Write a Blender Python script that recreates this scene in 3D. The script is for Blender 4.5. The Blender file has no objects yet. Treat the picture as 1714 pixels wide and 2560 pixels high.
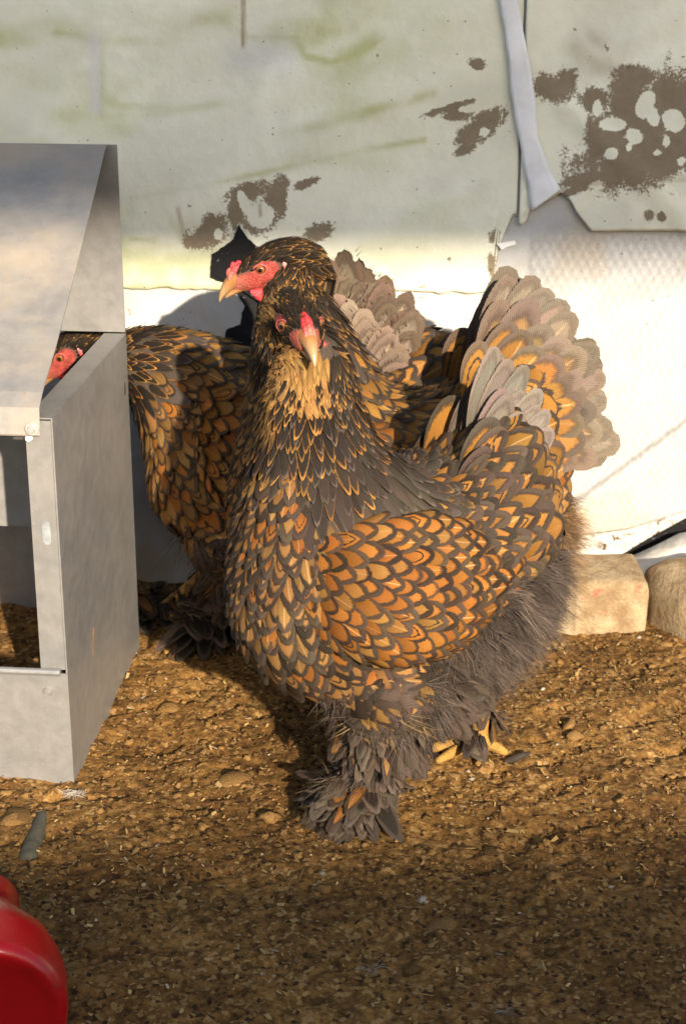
import bpy, math, random
import numpy as np
from mathutils import Vector, Matrix
from mathutils.bvhtree import BVHTree

R = math.radians
scn = bpy.context.scene
COL = scn.collection
rng = np.random.default_rng(7)
random.seed(7)

# ------------------------------------------------------------------ camera
CAM_H, PITCH, FPX = .833, R(20), 4300.0
cd = bpy.data.cameras.new('camera'); cam = bpy.data.objects.new('camera', cd); COL.objects.link(cam)
cam.location = (0, 0, CAM_H); cam.rotation_euler = (R(90) - PITCH, 0, 0)
cd.sensor_fit = 'VERTICAL'; cd.sensor_height = 24; cd.lens = 24 * FPX / 2560
cd.clip_start = .05; cd.clip_end = 200
cd.dof.use_dof = True; cd.dof.focus_distance = 1.55; cd.dof.aperture_fstop = 9
scn.camera = cam
# ------------------------------------------------------------------ light
SUN_AZ, SUN_EL = R(18), R(21)          # azimuth measured to the right from straight behind the camera
w = bpy.data.worlds.new('World'); scn.world = w; w.use_nodes = True
nt = w.node_tree; bg = nt.nodes['Background']
sky = nt.nodes.new('ShaderNodeTexSky'); sky.sky_type = 'NISHITA'; sky.sun_disc = False
sky.sun_elevation = SUN_EL; sky.sun_rotation = math.pi - SUN_AZ
sky.dust_density = 2.0
nt.links.new(sky.outputs[0], bg.inputs[0]); bg.inputs[1].default_value = .105
sl = bpy.data.lights.new('sun', 'SUN'); sun = bpy.data.objects.new('sun', sl); COL.objects.link(sun)
sl.energy = 5.0; sl.angle = R(.8); sl.color = (1, .85, .65)
SUNDIR = Vector((-math.sin(SUN_AZ) * math.cos(SUN_EL), math.cos(SUN_AZ) * math.cos(SUN_EL), -math.sin(SUN_EL)))
sun.rotation_euler = SUNDIR.to_track_quat('-Z', 'Y').to_euler()
scn.view_settings.view_transform = 'Standard'; scn.view_settings.look = 'None'
scn.view_settings.exposure = 1.25; scn.view_settings.gamma = 1
scn.render.engine = 'CYCLES'; scn.cycles.transparent_max_bounces = 32

WALL_Y = 2.03
def survey(px, py, Y=WALL_Y):
    """where the sight line of a photo pixel meets the upright plane at distance Y -> (x, z)"""
    cx = (px - 857) / FPX; cy = (py - 1280) / FPX
    d = (cx, math.cos(PITCH) - cy * math.sin(PITCH), -math.sin(PITCH) - cy * math.cos(PITCH))
    t = Y / d[1]
    return d[0] * t, CAM_H + d[2] * t

# ------------------------------------------------------------------ helpers
def tag(o, label, cat, group=None, kind=None):
    if label: o['label'] = label
    if cat: o['category'] = cat
    if group: o['group'] = group
    if kind: o['kind'] = kind
    return o

def empty(name, loc):
    o = bpy.data.objects.new(name, None); COL.objects.link(o); o.location = loc
    o.empty_display_size = .05
    return o

def mesh_obj(name, V, F, mat, parent=None, smooth=True, attrs=None, origin=None):
    V = np.asarray(V, float)
    off = Vector((0, 0, 0))
    if parent is not None:
        off = parent.matrix_world.translation if parent.parent is None else parent.matrix_world.translation
        off = Vector(parent.location) if parent.parent is None else Vector(parent.parent.location) + Vector(parent.location)
    elif origin is not None: off = Vector(origin)
    me = bpy.data.meshes.new(name)
    me.from_pydata((V - np.array(off)).tolist(), [], F if isinstance(F, list) else np.asarray(F).tolist())
    me.polygons.foreach_set('use_smooth', [smooth] * len(me.polygons))
    for k, a in (attrs or {}).items():
        a = np.asarray(a, np.float32)
        if a.ndim == 1:
            at = me.attributes.new(k, 'FLOAT', 'POINT'); at.data.foreach_set('value', a)
        elif a.shape[1] == 3:
            at = me.attributes.new(k, 'FLOAT_VECTOR', 'POINT'); at.data.foreach_set('vector', a.ravel())
        else:
            at = me.attributes.new(k, 'FLOAT_COLOR', 'POINT'); at.data.foreach_set('color', a.ravel())
    if mat: me.materials.append(mat)
    o = bpy.data.objects.new(name, me); COL.objects.link(o)
    if parent is not None: o.parent = parent
    elif origin is not None: o.location = off
    return o

def _h(*k):
    n = np.zeros_like(k[0], dtype=np.int64)
    for i, a in enumerate(k): n = n + a * (374761393, 668265263, 1274126177)[i]
    n = (n ^ (n >> 13)) * 1274126177 & 0x7fffffff
    n = (n ^ (n >> 16)) & 0xffffff
    return n / float(0xffffff)
def vnoise(x, y, seed=0):
    xi = np.floor(x).astype(np.int64); yi = np.floor(y).astype(np.int64)
    fx = x - xi; fy = y - yi; fx = fx * fx * (3 - 2 * fx); fy = fy * fy * (3 - 2 * fy)
    s = np.full_like(xi, seed * 7919 + 13)
    a = _h(xi, yi, s); b = _h(xi + 1, yi, s); c = _h(xi, yi + 1, s); d = _h(xi + 1, yi + 1, s)
    return (a * (1 - fx) + b * fx) * (1 - fy) + (c * (1 - fx) + d * fx) * fy
def fbm(x, y, oct=4, seed=0):
    r = 0; a = .5; t = 0
    for i in range(oct):
        r = r + a * vnoise(x * 2 ** i, y * 2 ** i, seed + i); t += a; a *= .5
    return r / t
def cells(x, y, seed=0):
    """distance to nearest feature point, and its random id"""
    xi = np.floor(x).astype(np.int64); yi = np.floor(y).astype(np.int64)
    best = np.full(x.shape, 9.); idv = np.zeros(x.shape)
    for dx in (-1, 0, 1):
        for dy in (-1, 0, 1):
            cx = xi + dx; cy = yi + dy; s = np.full_like(cx, seed)
            px = cx + _h(cx, cy, s); py = cy + _h(cx, cy, s + 5)
            d = np.hypot(px - x, py - y); m = d < best
            best = np.where(m, d, best); idv = np.where(m, _h(cx, cy, s + 9), idv)
    return best, idv
def sstep(a, b, x):
    t = np.clip((x - a) / (b - a), 0, 1); return t * t * (3 - 2 * t)
def lerp(a, b, t): return a + (b - a) * t

# ------------------------------------------------------------------ shader helper
class Sh:
    def __init__(s, name, rough=.6, spec=.5, metal=0):
        s.m = bpy.data.materials.new(name); s.m.use_nodes = True
        s.n = s.m.node_tree.nodes; s.l = s.m.node_tree.links; s.b = s.n['Principled BSDF']
        s.b.inputs['Roughness'].default_value = rough; s.b.inputs['Metallic'].default_value = metal
        s.b.inputs['Specular IOR Level'].default_value = spec
    def put(s, sock, v):
        if isinstance(v, (int, float)): sock.default_value = v
        elif isinstance(v, tuple): sock.default_value = v if len(v) == len(sock.default_value) else (*v, 1)
        elif v is not None: s.l.new(v, sock)
    def math(s, op, a, b=None, c=None, clamp=False):
        n = s.n.new('ShaderNodeMath'); n.operation = op; n.use_clamp = clamp
        for i, v in enumerate((a, b, c)): s.put(n.inputs[i], v) if v is not None else None
        return n.outputs[0]
    def mix(s, f, a, b):
        n = s.n.new('ShaderNodeMix'); n.data_type = 'RGBA'
        s.put(n.inputs[0], f); s.put(n.inputs[6], a); s.put(n.inputs[7], b); return n.outputs[2]
    def mul(s, a, b):
        n = s.n.new('ShaderNodeMix'); n.data_type = 'RGBA'; n.blend_type = 'MULTIPLY'; n.inputs[0].default_value = 1
        s.put(n.inputs[6], a); s.put(n.inputs[7], b); return n.outputs[2]
    def attr(s, name, out='Fac'):
        n = s.n.new('ShaderNodeAttribute'); n.attribute_name = name; return n.outputs[out]
    def sep(s, v):
        n = s.n.new('ShaderNodeSeparateXYZ'); s.l.new(v, n.inputs[0]); return n.outputs
    def sepc(s, v):
        n = s.n.new('ShaderNodeSeparateColor'); s.l.new(v, n.inputs[0]); return n.outputs
    def coord(s): return s.n.new('ShaderNodeTexCoord').outputs['Object']
    def noise(s, vec, scale, detail=4, rough=.55, stretch=None):
        if stretch:
            mp = s.n.new('ShaderNodeMapping'); mp.inputs['Scale'].default_value = stretch; s.l.new(vec, mp.inputs[0]); vec = mp.outputs[0]
        n = s.n.new('ShaderNodeTexNoise'); s.l.new(vec, n.inputs['Vector'])
        n.inputs['Scale'].default_value = scale; n.inputs['Detail'].default_value = detail; n.inputs['Roughness'].default_value = rough
        return n.outputs['Fac']
    def vor(s, vec, scale, out='Distance'):
        n = s.n.new('ShaderNodeTexVoronoi'); s.l.new(vec, n.inputs['Vector']); n.inputs['Scale'].default_value = scale
        return n.outputs[out]
    def step(s, v, a, b, lo=0., hi=1.):
        n = s.n.new('ShaderNodeMapRange'); n.interpolation_type = 'SMOOTHSTEP'
        s.put(n.inputs[0], v); s.put(n.inputs[1], a); s.put(n.inputs[2], b); n.inputs[3].default_value = lo; n.inputs[4].default_value = hi
        return n.outputs[0]
    def bump(s, hgt, dist, strength=1.):
        n = s.n.new('ShaderNodeBump'); s.put(n.inputs['Height'], hgt); n.inputs['Distance'].default_value = dist
        n.inputs['Strength'].default_value = strength; s.l.new(n.outputs[0], s.b.inputs['Normal'])
    def color(s, c): s.put(s.b.inputs['Base Color'], c)

def mat_plain(name, col, rough=.6, var=.25, scale=60, metal=0, spec=.4, bump=0.):
    s = Sh(name, rough, spec, metal); c = s.coord()
    n = s.noise(c, scale, 5)
    s.color(s.mix(s.step(n, .3, .7), tuple(k * (1 - var) for k in col), tuple(min(1, k * (1 + var)) for k in col)))
    if bump: s.bump(n, bump)
    return s.m

def make_feather_material():
    s = Sh('feather', .6, .12)
    uv = s.sep(s.attr('fuv', 'Vector')); x, v, rnd = uv[0], uv[1], uv[2]
    pat = s.sepc(s.attr('pat', 'Color')); lw, pt, pencil = pat[0], pat[1], pat[2]
    cin = s.attr('c_in', 'Color'); ced = s.attr('c_edge', 'Color')
    ax = s.math('ABSOLUTE', x)
    vv = s.math('MAXIMUM', s.math('DIVIDE', s.math('SUBTRACT', v, .42), .58), 0.)
    r = s.math('SQRT', s.math('ADD', s.math('MULTIPLY', ax, ax), s.math('MULTIPLY', vv, vv)))
    l1 = s.math('ADD', s.math('MULTIPLY', ax, .95), s.math('MULTIPLY', vv, 1.05))
    comb = s.n.new('ShaderNodeCombineXYZ'); s.put(comb.inputs[0], s.math('MULTIPLY', ax, 3.)); s.put(comb.inputs[1], s.math('MULTIPLY', v, 5.)); s.put(comb.inputs[2], s.math('MULTIPLY', rnd, 37.))
    nz = s.noise(comb.outputs[0], 2.2, 4, .65)
    rr = s.math('ADD', s.math('ADD', s.math('MULTIPLY', r, s.math('SUBTRACT', 1., pt)), s.math('MULTIPLY', l1, pt)), s.math('MULTIPLY', s.math('SUBTRACT', nz, .5), .34))
    lim = s.math('SUBTRACT', 1., lw)
    edge = s.step(rr, s.math('SUBTRACT', lim, .09), s.math('ADD', lim, .09))
    ring = s.math('MULTIPLY', s.step(s.math('ABSOLUTE', s.math('SUBTRACT', rr, s.math('MULTIPLY', lim, .62))), .075, .035), pencil)
    m = s.math('MAXIMUM', edge, ring)
    ced2 = s.mul(ced, s.mix(s.step(rr, s.math('SUBTRACT', lim, .05), s.math('ADD', lim, s.math('MULTIPLY', lw, .85))), (.62, .58, .55), (1.45, 1.45, 1.45)))
    col = s.mix(m, cin, ced2)
    shaft = s.math('MULTIPLY', s.math('MULTIPLY', s.math('MULTIPLY', s.step(ax, .07, .02), s.step(s.sepc(cin)[0], .07, .25)), s.step(v, .95, .8)), s.math('SUBTRACT', 1., s.math('MULTIPLY', m, .75)))
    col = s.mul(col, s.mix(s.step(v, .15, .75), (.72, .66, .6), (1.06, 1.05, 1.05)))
    col = s.mix(s.math('MULTIPLY', shaft, s.math('MULTIPLY', s.step(rnd, .35, 1.), .38)), col, (.66, .48, .28))
    barb = s.math('SINE', s.math('ADD', s.math('MULTIPLY', s.math('SUBTRACT', v, s.math('MULTIPLY', ax, .55)), 120.), s.math('MULTIPLY', nz, 9.)))
    col = s.mul(col, s.mix(s.math('MULTIPLY_ADD', barb, .5, .5), (.86, .86, .86), (1.1, 1.1, 1.1)))
    fine = s.noise(s.coord(), 700, 2)
    col = s.mul(col, s.mix(fine, (.75, .75, .75), (1.25, 1.25, 1.25)))
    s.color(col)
    s.bump(s.math('MULTIPLY', barb, 1.), .00025, .5)
    # frayed rim: barbs of uneven length
    cb = s.n.new('ShaderNodeCombineXYZ'); s.put(cb.inputs[0], s.math('MULTIPLY', s.math('SUBTRACT', v, s.math('MULTIPLY', ax, .55)), 34.)); s.put(cb.inputs[1], s.math('MULTIPLY', s.math('SIGN', x), 11.)); s.put(cb.inputs[2], s.math('MULTIPLY', rnd, 91.))
    fr = s.noise(cb.outputs[0], 1., 3, .7)
    cut = s.math('SUBTRACT', 1.05, s.math('MULTIPLY', s.step(fr, .35, .75), s.attr('pat', 'Alpha')))
    s.put(s.b.inputs['Alpha'], s.math('LESS_THAN', r, cut))
    return s.m
def make_vcol_material(name, rough=.5, spec=.4, bump=0., bscale=300, var=.2, sss=0.):
    s = Sh(name, rough, spec); c = s.coord(); n = s.noise(c, bscale, 4)
    s.color(s.mul(s.attr('vcol', 'Color'), s.mix(n, (1 - var,) * 3, (1 + var,) * 3)))
    if bump: s.bump(n, bump)
    if sss:
        s.b.inputs['Subsurface Weight'].default_value = sss; s.b.inputs['Subsurface Radius'].default_value = (.004, .0015, .001)
        s.b.inputs['Subsurface Scale'].default_value = .6
    return s.m
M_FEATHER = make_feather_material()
M_BODY = make_vcol_material('hen_body', .6, .3, .0022, 520, .45)
M_FLUFF = make_vcol_material('fluff_down', .75, .2, 0, 400, .15)
M_FLESH = make_vcol_material('hen_flesh', .45, .4, .0016, 420, .28, .15)
M_BEAK = make_vcol_material('hen_beak', .35, .5, .0004, 260, .2)
M_EYE = make_vcol_material('hen_eye', .05, .8, 0, 900, .2)

# ------------------------------------------------------------------ ground
def build_ground():
    xs = np.concatenate([-np.geomspace(.56, 60, 26)[::-1], np.arange(-.55, .551, .0032), np.geomspace(.56, 60, 26)])
    ys = np.concatenate([-np.geomspace(.05, 60, 20)[::-1], np.arange(0, .95, .05), np.arange(.96, 2.1, .0032), 2.1 + np.geomspace(.01, 60, 20)])
    X, Y = np.meshgrid(xs, ys)
    Z = ground_z(X, Y)
    nx, ny = len(xs), len(ys)
    V = np.stack([X, Y, Z], -1).reshape(-1, 3)
    i = np.arange(nx * ny).reshape(ny, nx)
    F = np.stack([i[:-1, :-1], i[:-1, 1:], i[1:, 1:], i[1:, :-1]], -1).reshape(-1, 4)
    s = Sh('litter_soil', .9, .15); c = s.coord()
    n1 = s.noise(c, 14, 6, .6); n2 = s.noise(c, 95, 6, .7); n3 = s.noise(c, 420, 4, .7)
    v = s.vor(c, 240, 'Color'); vs = s.sepc(v)
    col = s.mix(s.step(n2, .3, .72), (.072, .038, .0125), (.32, .178, .056))
    col = s.mix(s.step(n1, .35, .7), s.mul(col, (.78, .74, .7)), s.mul(col, (1.15, 1.12, 1.05)))
    col = s.mix(s.step(vs[0], .80, .9), col, (.30, .19, .075))
    col = s.mix(s.step(vs[1], .9, .95), col, (.05, .027, .012))
    col = s.mul(col, s.mix(n3, (.6, .6, .6), (1.4, 1.4, 1.4)))
    n0 = s.noise(c, 5.5, 4, .6); col = s.mul(col, s.mix(s.step(n0, .32, .68), (.66, .62, .58), (1.2, 1.18, 1.14)))
    s.color(col)
    h = s.math('ADD', s.math('MULTIPLY', n2, .8), s.math('ADD', s.math('MULTIPLY', n3, .35), s.math('MULTIPLY', vs[0], .3)))
    s.bump(h, .0042, 1.)
    o = mesh_obj('ground', V, F, s.m); o['kind'] = 'structure'
    return o
def ground_z(X, Y):
    X = np.asarray(X, float); Y = np.asarray(Y, float)
    near = sstep(.9, .6, np.abs(X)) * sstep(.7, 1.0, Y) * sstep(2.4, 2.1, Y)
    b, idv = cells(X * 38 + 3 * fbm(X * 9, Y * 9, 2, 3), Y * 38 + 3 * fbm(X * 9 + 7, Y * 9, 2, 4), 3)
    b2, id2 = cells(X * 95, Y * 95, 8)
    patch = sstep(.42, .62, fbm(X * 5 + 2, Y * 5, 3, 20))
    Z = .018 * (fbm(X * 5, Y * 5, 3, 1) - .5) + .008 * (fbm(X * 22, Y * 22, 4, 2) - .5)
    Z = Z + patch * .0042 * (np.clip(.75 - b, 0, 1)) * (.3 + idv) +   .0020 * np.clip(.7 - b2, 0, 1) * (.2 + id2)
    Z = Z + .0036 * (fbm(X * 120, Y * 120, 3, 5) - .5)
    # scratched furrows
    Z = Z - .004 * sstep(.62, .78, fbm(X * 16 + Y * 5, Y * 40 - X * 14, 3, 9))
    return Z * near
ground = build_ground()
def gz(x, y): return float(ground_z(np.array([x]), np.array([y]))[0])

ICO_V, ICO_F = None, None
def ico():
    t = (1 + 5 ** .5) / 2
    v = np.array([(-1, t, 0), (1, t, 0), (-1, -t, 0), (1, -t, 0), (0, -1, t), (0, 1, t), (0, -1, -t), (0, 1, -t), (t, 0, -1), (t, 0, 1), (-t, 0, -1), (-t, 0, 1)], float)
    v /= np.linalg.norm(v[0])
    f = [(0, 11, 5), (0, 5, 1), (0, 1, 7), (0, 7, 10), (0, 10, 11), (1, 5, 9), (5, 11, 4), (11, 10, 2), (10, 7, 6), (7, 1, 8), (3, 9, 4), (3, 4, 2), (3, 2, 6), (3, 6, 8), (3, 8, 9), (4, 9, 5), (2, 4, 11), (6, 2, 10), (8, 6, 7), (9, 8, 1)]
    return v, np.array(f)
def ico2():
    v, f = ico(); v = v.tolist(); cache = {}; out = []
    def mid(a, b):
        k = (min(a, b), max(a, b))
        if k not in cache:
            m = np.array(v[a]) + np.array(v[b]); m /= np.linalg.norm(m); v.append(m.tolist()); cache[k] = len(v) - 1
        return cache[k]
    for a, b, c in f.tolist():
        x, y, z = mid(a, b), mid(b, c), mid(c, a); out += [(a, x, z), (b, y, x), (c, z, y), (x, y, z)]
    return np.array(v), np.array(out)

def build_litter():
    r = np.random.default_rng(11)
    # crumbs and clods of soil
    iv, jf = ico2(); V = []; F = []; C = []; n = 0
    N = 3400
    xs = r.uniform(-.42, .42, N); ys = r.uniform(1.02, 2.0, N); zs = ground_z(xs, ys)
    sz = np.clip(r.lognormal(-6.45, .5, N), .001, .008)
    sz[:14] = r.uniform(.008, .018, 14); zs[:14] -= sz[:14] * .5
    for k in range(N):
        q = iv * (1 + (.28 if k >= 14 else .12) * r.standard_normal((len(iv), 1))) * sz[k] * np.array([1.2, 1, .65])
        a = r.uniform(0, 6.28); ca, sa = math.cos(a), math.sin(a)
        q = np.stack([q[:, 0] * ca - q[:, 1] * sa, q[:, 0] * sa + q[:, 1] * ca, q[:, 2]], -1) + (xs[k], ys[k], zs[k] + sz[k] * .2)
        V.append(q); F.append(jf + n); n += len(iv)
        base = np.array((.19, .108, .038)) * r.uniform(.45, 1.35)
        if r.random() < .015: base = np.array((.36, .31, .24)) * r.uniform(.7, 1.2)
        C.append(np.tile((*base, 1), (len(iv), 1)))
    o = mesh_obj('soil_crumbs', np.concatenate(V), np.concatenate(F), make_vcol_material('soil_crumb', .92, .12, .002, 500, .4), attrs={'vcol': np.concatenate(C)})
    tag(o, 'crumbs and small clods of brown soil strewn over the ground', 'soil crumbs', kind='stuff')
    # wood chips and straw bits
    V = []; F = []; C = []; n = 0
    N = 8000
    xs = r.uniform(-.42, .42, N); ys = r.uniform(1.02, 2.0, N); zs = ground_z(xs, ys)
    for k in range(N):
        L = min(.011, r.lognormal(-6.0, .5)); W = L * r.uniform(.18, .7) if r.random() < .8 else L * .1
        if r.random() < .03: L *= 2.4; W = .0011
        a = r.uniform(0, 6.28); tilt = r.normal(0, .3); roll = r.normal(0, .35)
        d = np.array((math.cos(a) * math.cos(tilt), math.sin(a) * math.cos(tilt), math.sin(tilt)))
        sdir = np.array((-math.sin(a) * math.cos(roll), math.cos(a) * math.cos(roll), math.sin(roll)))
        nn = np.cross(d, sdir); th = max(.0003, W * .12)
        c0 = np.array((xs[k], ys[k], zs[k] + .0012 + abs(tilt) * L * .3))
        j = r.uniform(.7, 1.2, 4)
        q = [c0 + d * L * .5 * sx * j[i] + sdir * W * .5 * sy * j[3 - i] for i, (sx, sy) in enumerate(((-1, -1), (1, -.7), (1, .8), (-1, 1)))]
        q = np.array(q + [p - nn * th for p in q])
        V.append(q); F += [[n, n + 1, n + 2, n + 3], [n + 7, n + 6, n + 5, n + 4]] + [[n + i, n + 4 + i, n + 4 + (i + 1) % 4, n + (i + 1) % 4] for i in range(4)]; n += 8
        p = r.random()
        base = np.array((.30, .18, .065)) if p < .55 else np.array((.42, .29, .12)) if p < .8 else np.array((.10, .055, .022)) if p < .95 else np.array((.44, .36, .26))
        if p > .985: base = np.array((.33, .14, .04))
        C.append(np.tile((*(base * r.uniform(.55, 1.15)), 1), (8, 1)))
    o = mesh_obj('wood_chips', np.concatenate(V), F, make_vcol_material('wood_chip', .8, .2, .0006, 600, .3), smooth=False, attrs={'vcol': np.concatenate(C)})
    tag(o, 'pale and brown wood chips and straw bits scattered over the soil', 'wood chips', kind='stuff')
build_litter()

# ------------------------------------------------------------------ plastic sheeting wall
def sheet(name, xs, zlow, zhigh, y, mat, dz=.004, wr=1., attrs=None, thick=.0, seed=0, edge_rag=0.):
    """a hanging plastic sheet: columns at xs, from zlow(x) up to zhigh(x)"""
    xs = np.asarray(xs)
    nz = max(2, int(max((zhigh(xs) - zlow(xs)).max(), .01) / dz))
    t = np.linspace(0, 1, nz)[:, None]
    lo = zlow(xs) + edge_rag * (fbm(xs * 60, xs * 0, 3, seed + 40) - .5); hi = zhigh(xs)
    X = np.tile(xs, (nz, 1)); Z = lo[None] + (hi - lo)[None] * t
    Y = y - wr * wrinkle(X, Z)
    V = np.stack([X, Y, Z], -1).reshape(-1, 3)
    i = np.arange(V.shape[0]).reshape(nz, len(xs))
    F = np.stack([i[:-1, :-1], i[:-1, 1:], i[1:, 1:], i[1:, :-1]], -1).reshape(-1, 4).tolist()
    A = attrs(X, Z) if attrs else {}
    o = mesh_obj(name, V, F, mat, attrs={k: a.reshape(V.shape[0], *a.shape[2:]) for k, a in A.items()})
    m = o.modifiers.new('thickness', 'SOLIDIFY'); m.thickness = .0006; m.offset = 1 if False else -1
    return o
def wrinkle(X, Z):
    h = .010 * (fbm(X * 3 + 1, Z * 3, 3, 60) - .5)
    # creases running up to the right
    u = Z - .45 * X
    h += .004 * (fbm(u * 22, X * 3, 2, 61) - .5)
    h += .003 * np.exp(-((Z - (.47 + (X - .255) * 1.1)) / .018) ** 2) * sstep(.16, .22, X) * sstep(.34, .27, X)
    h += .003 * sstep(.03, 0, np.abs(Z - .60 + (X - .25) * .9)) * sstep(.2, .26, X)
    return h

def line_mask(X, Z, pts, wdt):
    m = np.zeros_like(X)
    for (x0, z0), (x1, z1) in zip(pts[:-1], pts[1:]):
        dx, dz = x1 - x0, z1 - z0; L2 = dx * dx + dz * dz
        t = np.clip(((X - x0) * dx + (Z - z0) * dz) / L2, 0, 1)
        d = np.hypot(X - x0 - t * dx, Z - z0 - t * dz)
        m = np.maximum(m, np.exp(-(d / wdt) ** 2))
    return m
def PX(*pts): return [survey(*p) for p in pts]
SQ = .00047                                     # metres on the wall per photo pixel
def blobs(X, Z, lst):
    """soft field > 0 inside the listed ellipses (photo pixels: cx, cy, rx, ry, turn)"""
    f = np.full(X.shape, -1.)
    for cx, cy, rx, ry, a in lst:
        x0, z0 = survey(cx, cy); a = R(a)
        u = (X - x0) * math.cos(a) + (Z - z0) * math.sin(a); v = -(X - x0) * math.sin(a) + (Z - z0) * math.cos(a)
        f = np.maximum(f, 1 - np.hypot(u / (rx * SQ), v / (ry * SQ)))
    return f
DIRT = [(530, 575, 60, 38, 30), (620, 480, 55, 26, 20), (690, 500, 30, 60, -20), (650, 545, 45, 40, 40), (760, 460, 40, 12, 20), (590, 530, 22, 50, -10), (790, 580, 40, 26, 10), (495, 600, 40, 22, 10),
        (1200, 320, 70, 30, 35), (1120, 270, 75, 9, 16), (1140, 290, 40, 10, 5), (1160, 375, 32, 12, 25), (1190, 160, 22, 16, 0), (1385, 220, 55, 40, 0), (1410, 195, 30, 26, 0),
        (1600, 390, 165, 80, 6), (1690, 250, 60, 90, 0), (1440, 470, 60, 10, 25), (1560, 300, 60, 60, 0), (1510, 330, 50, 60, 0), (1480, 440, 80, 20, 12), (1640, 300, 90, 60, 0), (1560, 240, 50, 50, 0), (1660, 230, 60, 50, 0), (1590, 190, 60, 26, -10), (1490, 250, 40, 30, 0), (1690, 360, 60, 80, 0), (1480, 380, 14, 40, 0),
        (1237, 590, 22, 20, 0), (1233, 665, 16, 34, 5), (1620, 535, 16, 16, 0), (1650, 540, 14, 18, 0)]
CLEAN = [(1583, 340, 22, 16, -35), (1525, 382, 16, 12, 0), (1663, 353, 8, 12, 0), (1680, 300, 30, 24, -40), (1630, 290, 14, 24, 20), (1570, 366, 7, 7, 0), (1530, 310, 34, 16, 0), (1490, 270, 10, 20, 0), (1700, 400, 10, 8, 0), (1610, 260, 20, 34, -20), (1210, 330, 12, 9, 0), (545, 585, 10, 12, 0), (652, 540, 32, 30, 10), (610, 505, 12, 30, 20), (1640, 380, 10, 8, 0)]
def upper_attrs(X, Z):
    base = np.ones(X.shape + (4,)); n = fbm(X * 6, Z * 10, 4, 70)
    c0 = np.array((.77, .775, .63)); c1 = np.array((.83, .845, .74))
    left = sstep(.25, -.1, X)
    col = c0 + (c1 - c0) * n[..., None]
    green = np.zeros_like(X)
    # algae tide lines
    for pts, wd, st in [
        (PX((255, 100), (420, 100), (560, 75), (610, 90)), .006, .55), (PX((255, 105), (420, 104), (600, 90), (740, 95)), .0025, .6),
        (PX((255, 85), (360, 50), (600, 42)), .004, .35), (PX((440, 70), (560, 55)), .014, .8), (PX((0, 95), (130, 60), (220, 85)), .012, .4), (PX((140, 80), (225, 92)), .006, .8),
        (PX((740, 95), (760, 140), (830, 155), (900, 130), (960, 95)), .0035, 1.), (PX((800, 70), (840, 80)), .008, .5), (PX((255, 245), (300, 265), (440, 275), (600, 250)), .005, .55),
        (PX((255, 290), (400, 285), (560, 262), (640, 240)), .004, .4), (PX((640, 350), (760, 320), (850, 300), (960, 265), (1080, 235)), .006, .7), (PX((640, 350), (660, 400)), .008, .4),
        (PX((330, 495), (500, 465), (640, 435), (800, 400), (900, 375), (1060, 350)), .0035, .8), (PX((400, 485), (430, 550), (455, 600)), .0035, .5), (PX((330, 597), (385, 600)), .003, .7),
        (PX((255, 90), (256, 290)), .003, .5), (PX((560, 215), (600, 225), (640, 215)), .008, .3), (PX((860, 140), (940, 100)), .01, .5)]:
        green = np.maximum(green, st * line_mask(X, Z, pts, wd))
    green *= (.3 + 1.3 * fbm(X * 45, Z * 45, 4, 71)) * (.25 + .75 * sstep(.36, .58, fbm(X * 14, Z * 14, 3, 79)))
    green = np.clip(green + .6 * left * sstep(.48, .75, fbm(X * 7, Z * 15, 3, 72)) * (.5 + fbm(X * 60, Z * 60, 3, 78)), 0, 1)
    col = col + (np.array((.46, .49, .20)) - col) * (green * .85)[..., None]
    clean = np.maximum(line_mask(X, Z, PX((235, 100), (240, 270)), .008), line_mask(X, Z, PX((600, 150), (700, 130)), .02)) * .7
    col = col + (np.array((.66, .67, .68)) - col) * clean[..., None]
    rust = np.zeros_like(X)
    for pts, wd, st in [(PX((608, 0), (608, 115)), .002, 1.), (PX((445, 520), (460, 590)), .0025, .7), (PX((648, 510), (652, 540)), .0018, .9), (PX((330, 715), (700, 722)), .0022, .55), (PX((1000, 730), (1235, 735)), .002, .6), (PX((1400, 472), (1440, 455), (1560, 458), (1714, 445)), .003, .5), (PX((1312, 535), (1350, 505), (1400, 472)), .003, .6), (PX((1490, 585), (1714, 575)), .002, .45), (PX((1440, 120), (1490, 170), (1540, 180)), .012, .35), (PX((1480, 90), (1500, 110)), .01, .35)]:
        rust = np.maximum(rust, st * line_mask(X, Z, pts, wd) * (.4 + .9 * fbm(X * 90, Z * 90, 3, 73)))
    col = col + (np.array((.30, .20, .10)) - col) * np.clip(rust, 0, .9)[..., None]
    # paler dusty tone on the right
    col = col * (1 - .1 * sstep(.42, .6, fbm(X * 9 - Z * 4, Z * 9, 4, 74)))[..., None]
    base[..., :3] = col
    f = blobs(X, Z, DIRT)
    hole = blobs(X, Z, CLEAN)
    f = np.where(f > -.6, f + .1 + 1.0 * (fbm(X * 70, Z * 55, 5, 75) - .52), f)
    f = np.minimum(f, np.where(hole > -.4, -(hole + .25 * (fbm(X * 80, Z * 80, 3, 76) - .5)) * 3, 1))
    return {'vcol': base, 'dirt': f}
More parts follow.
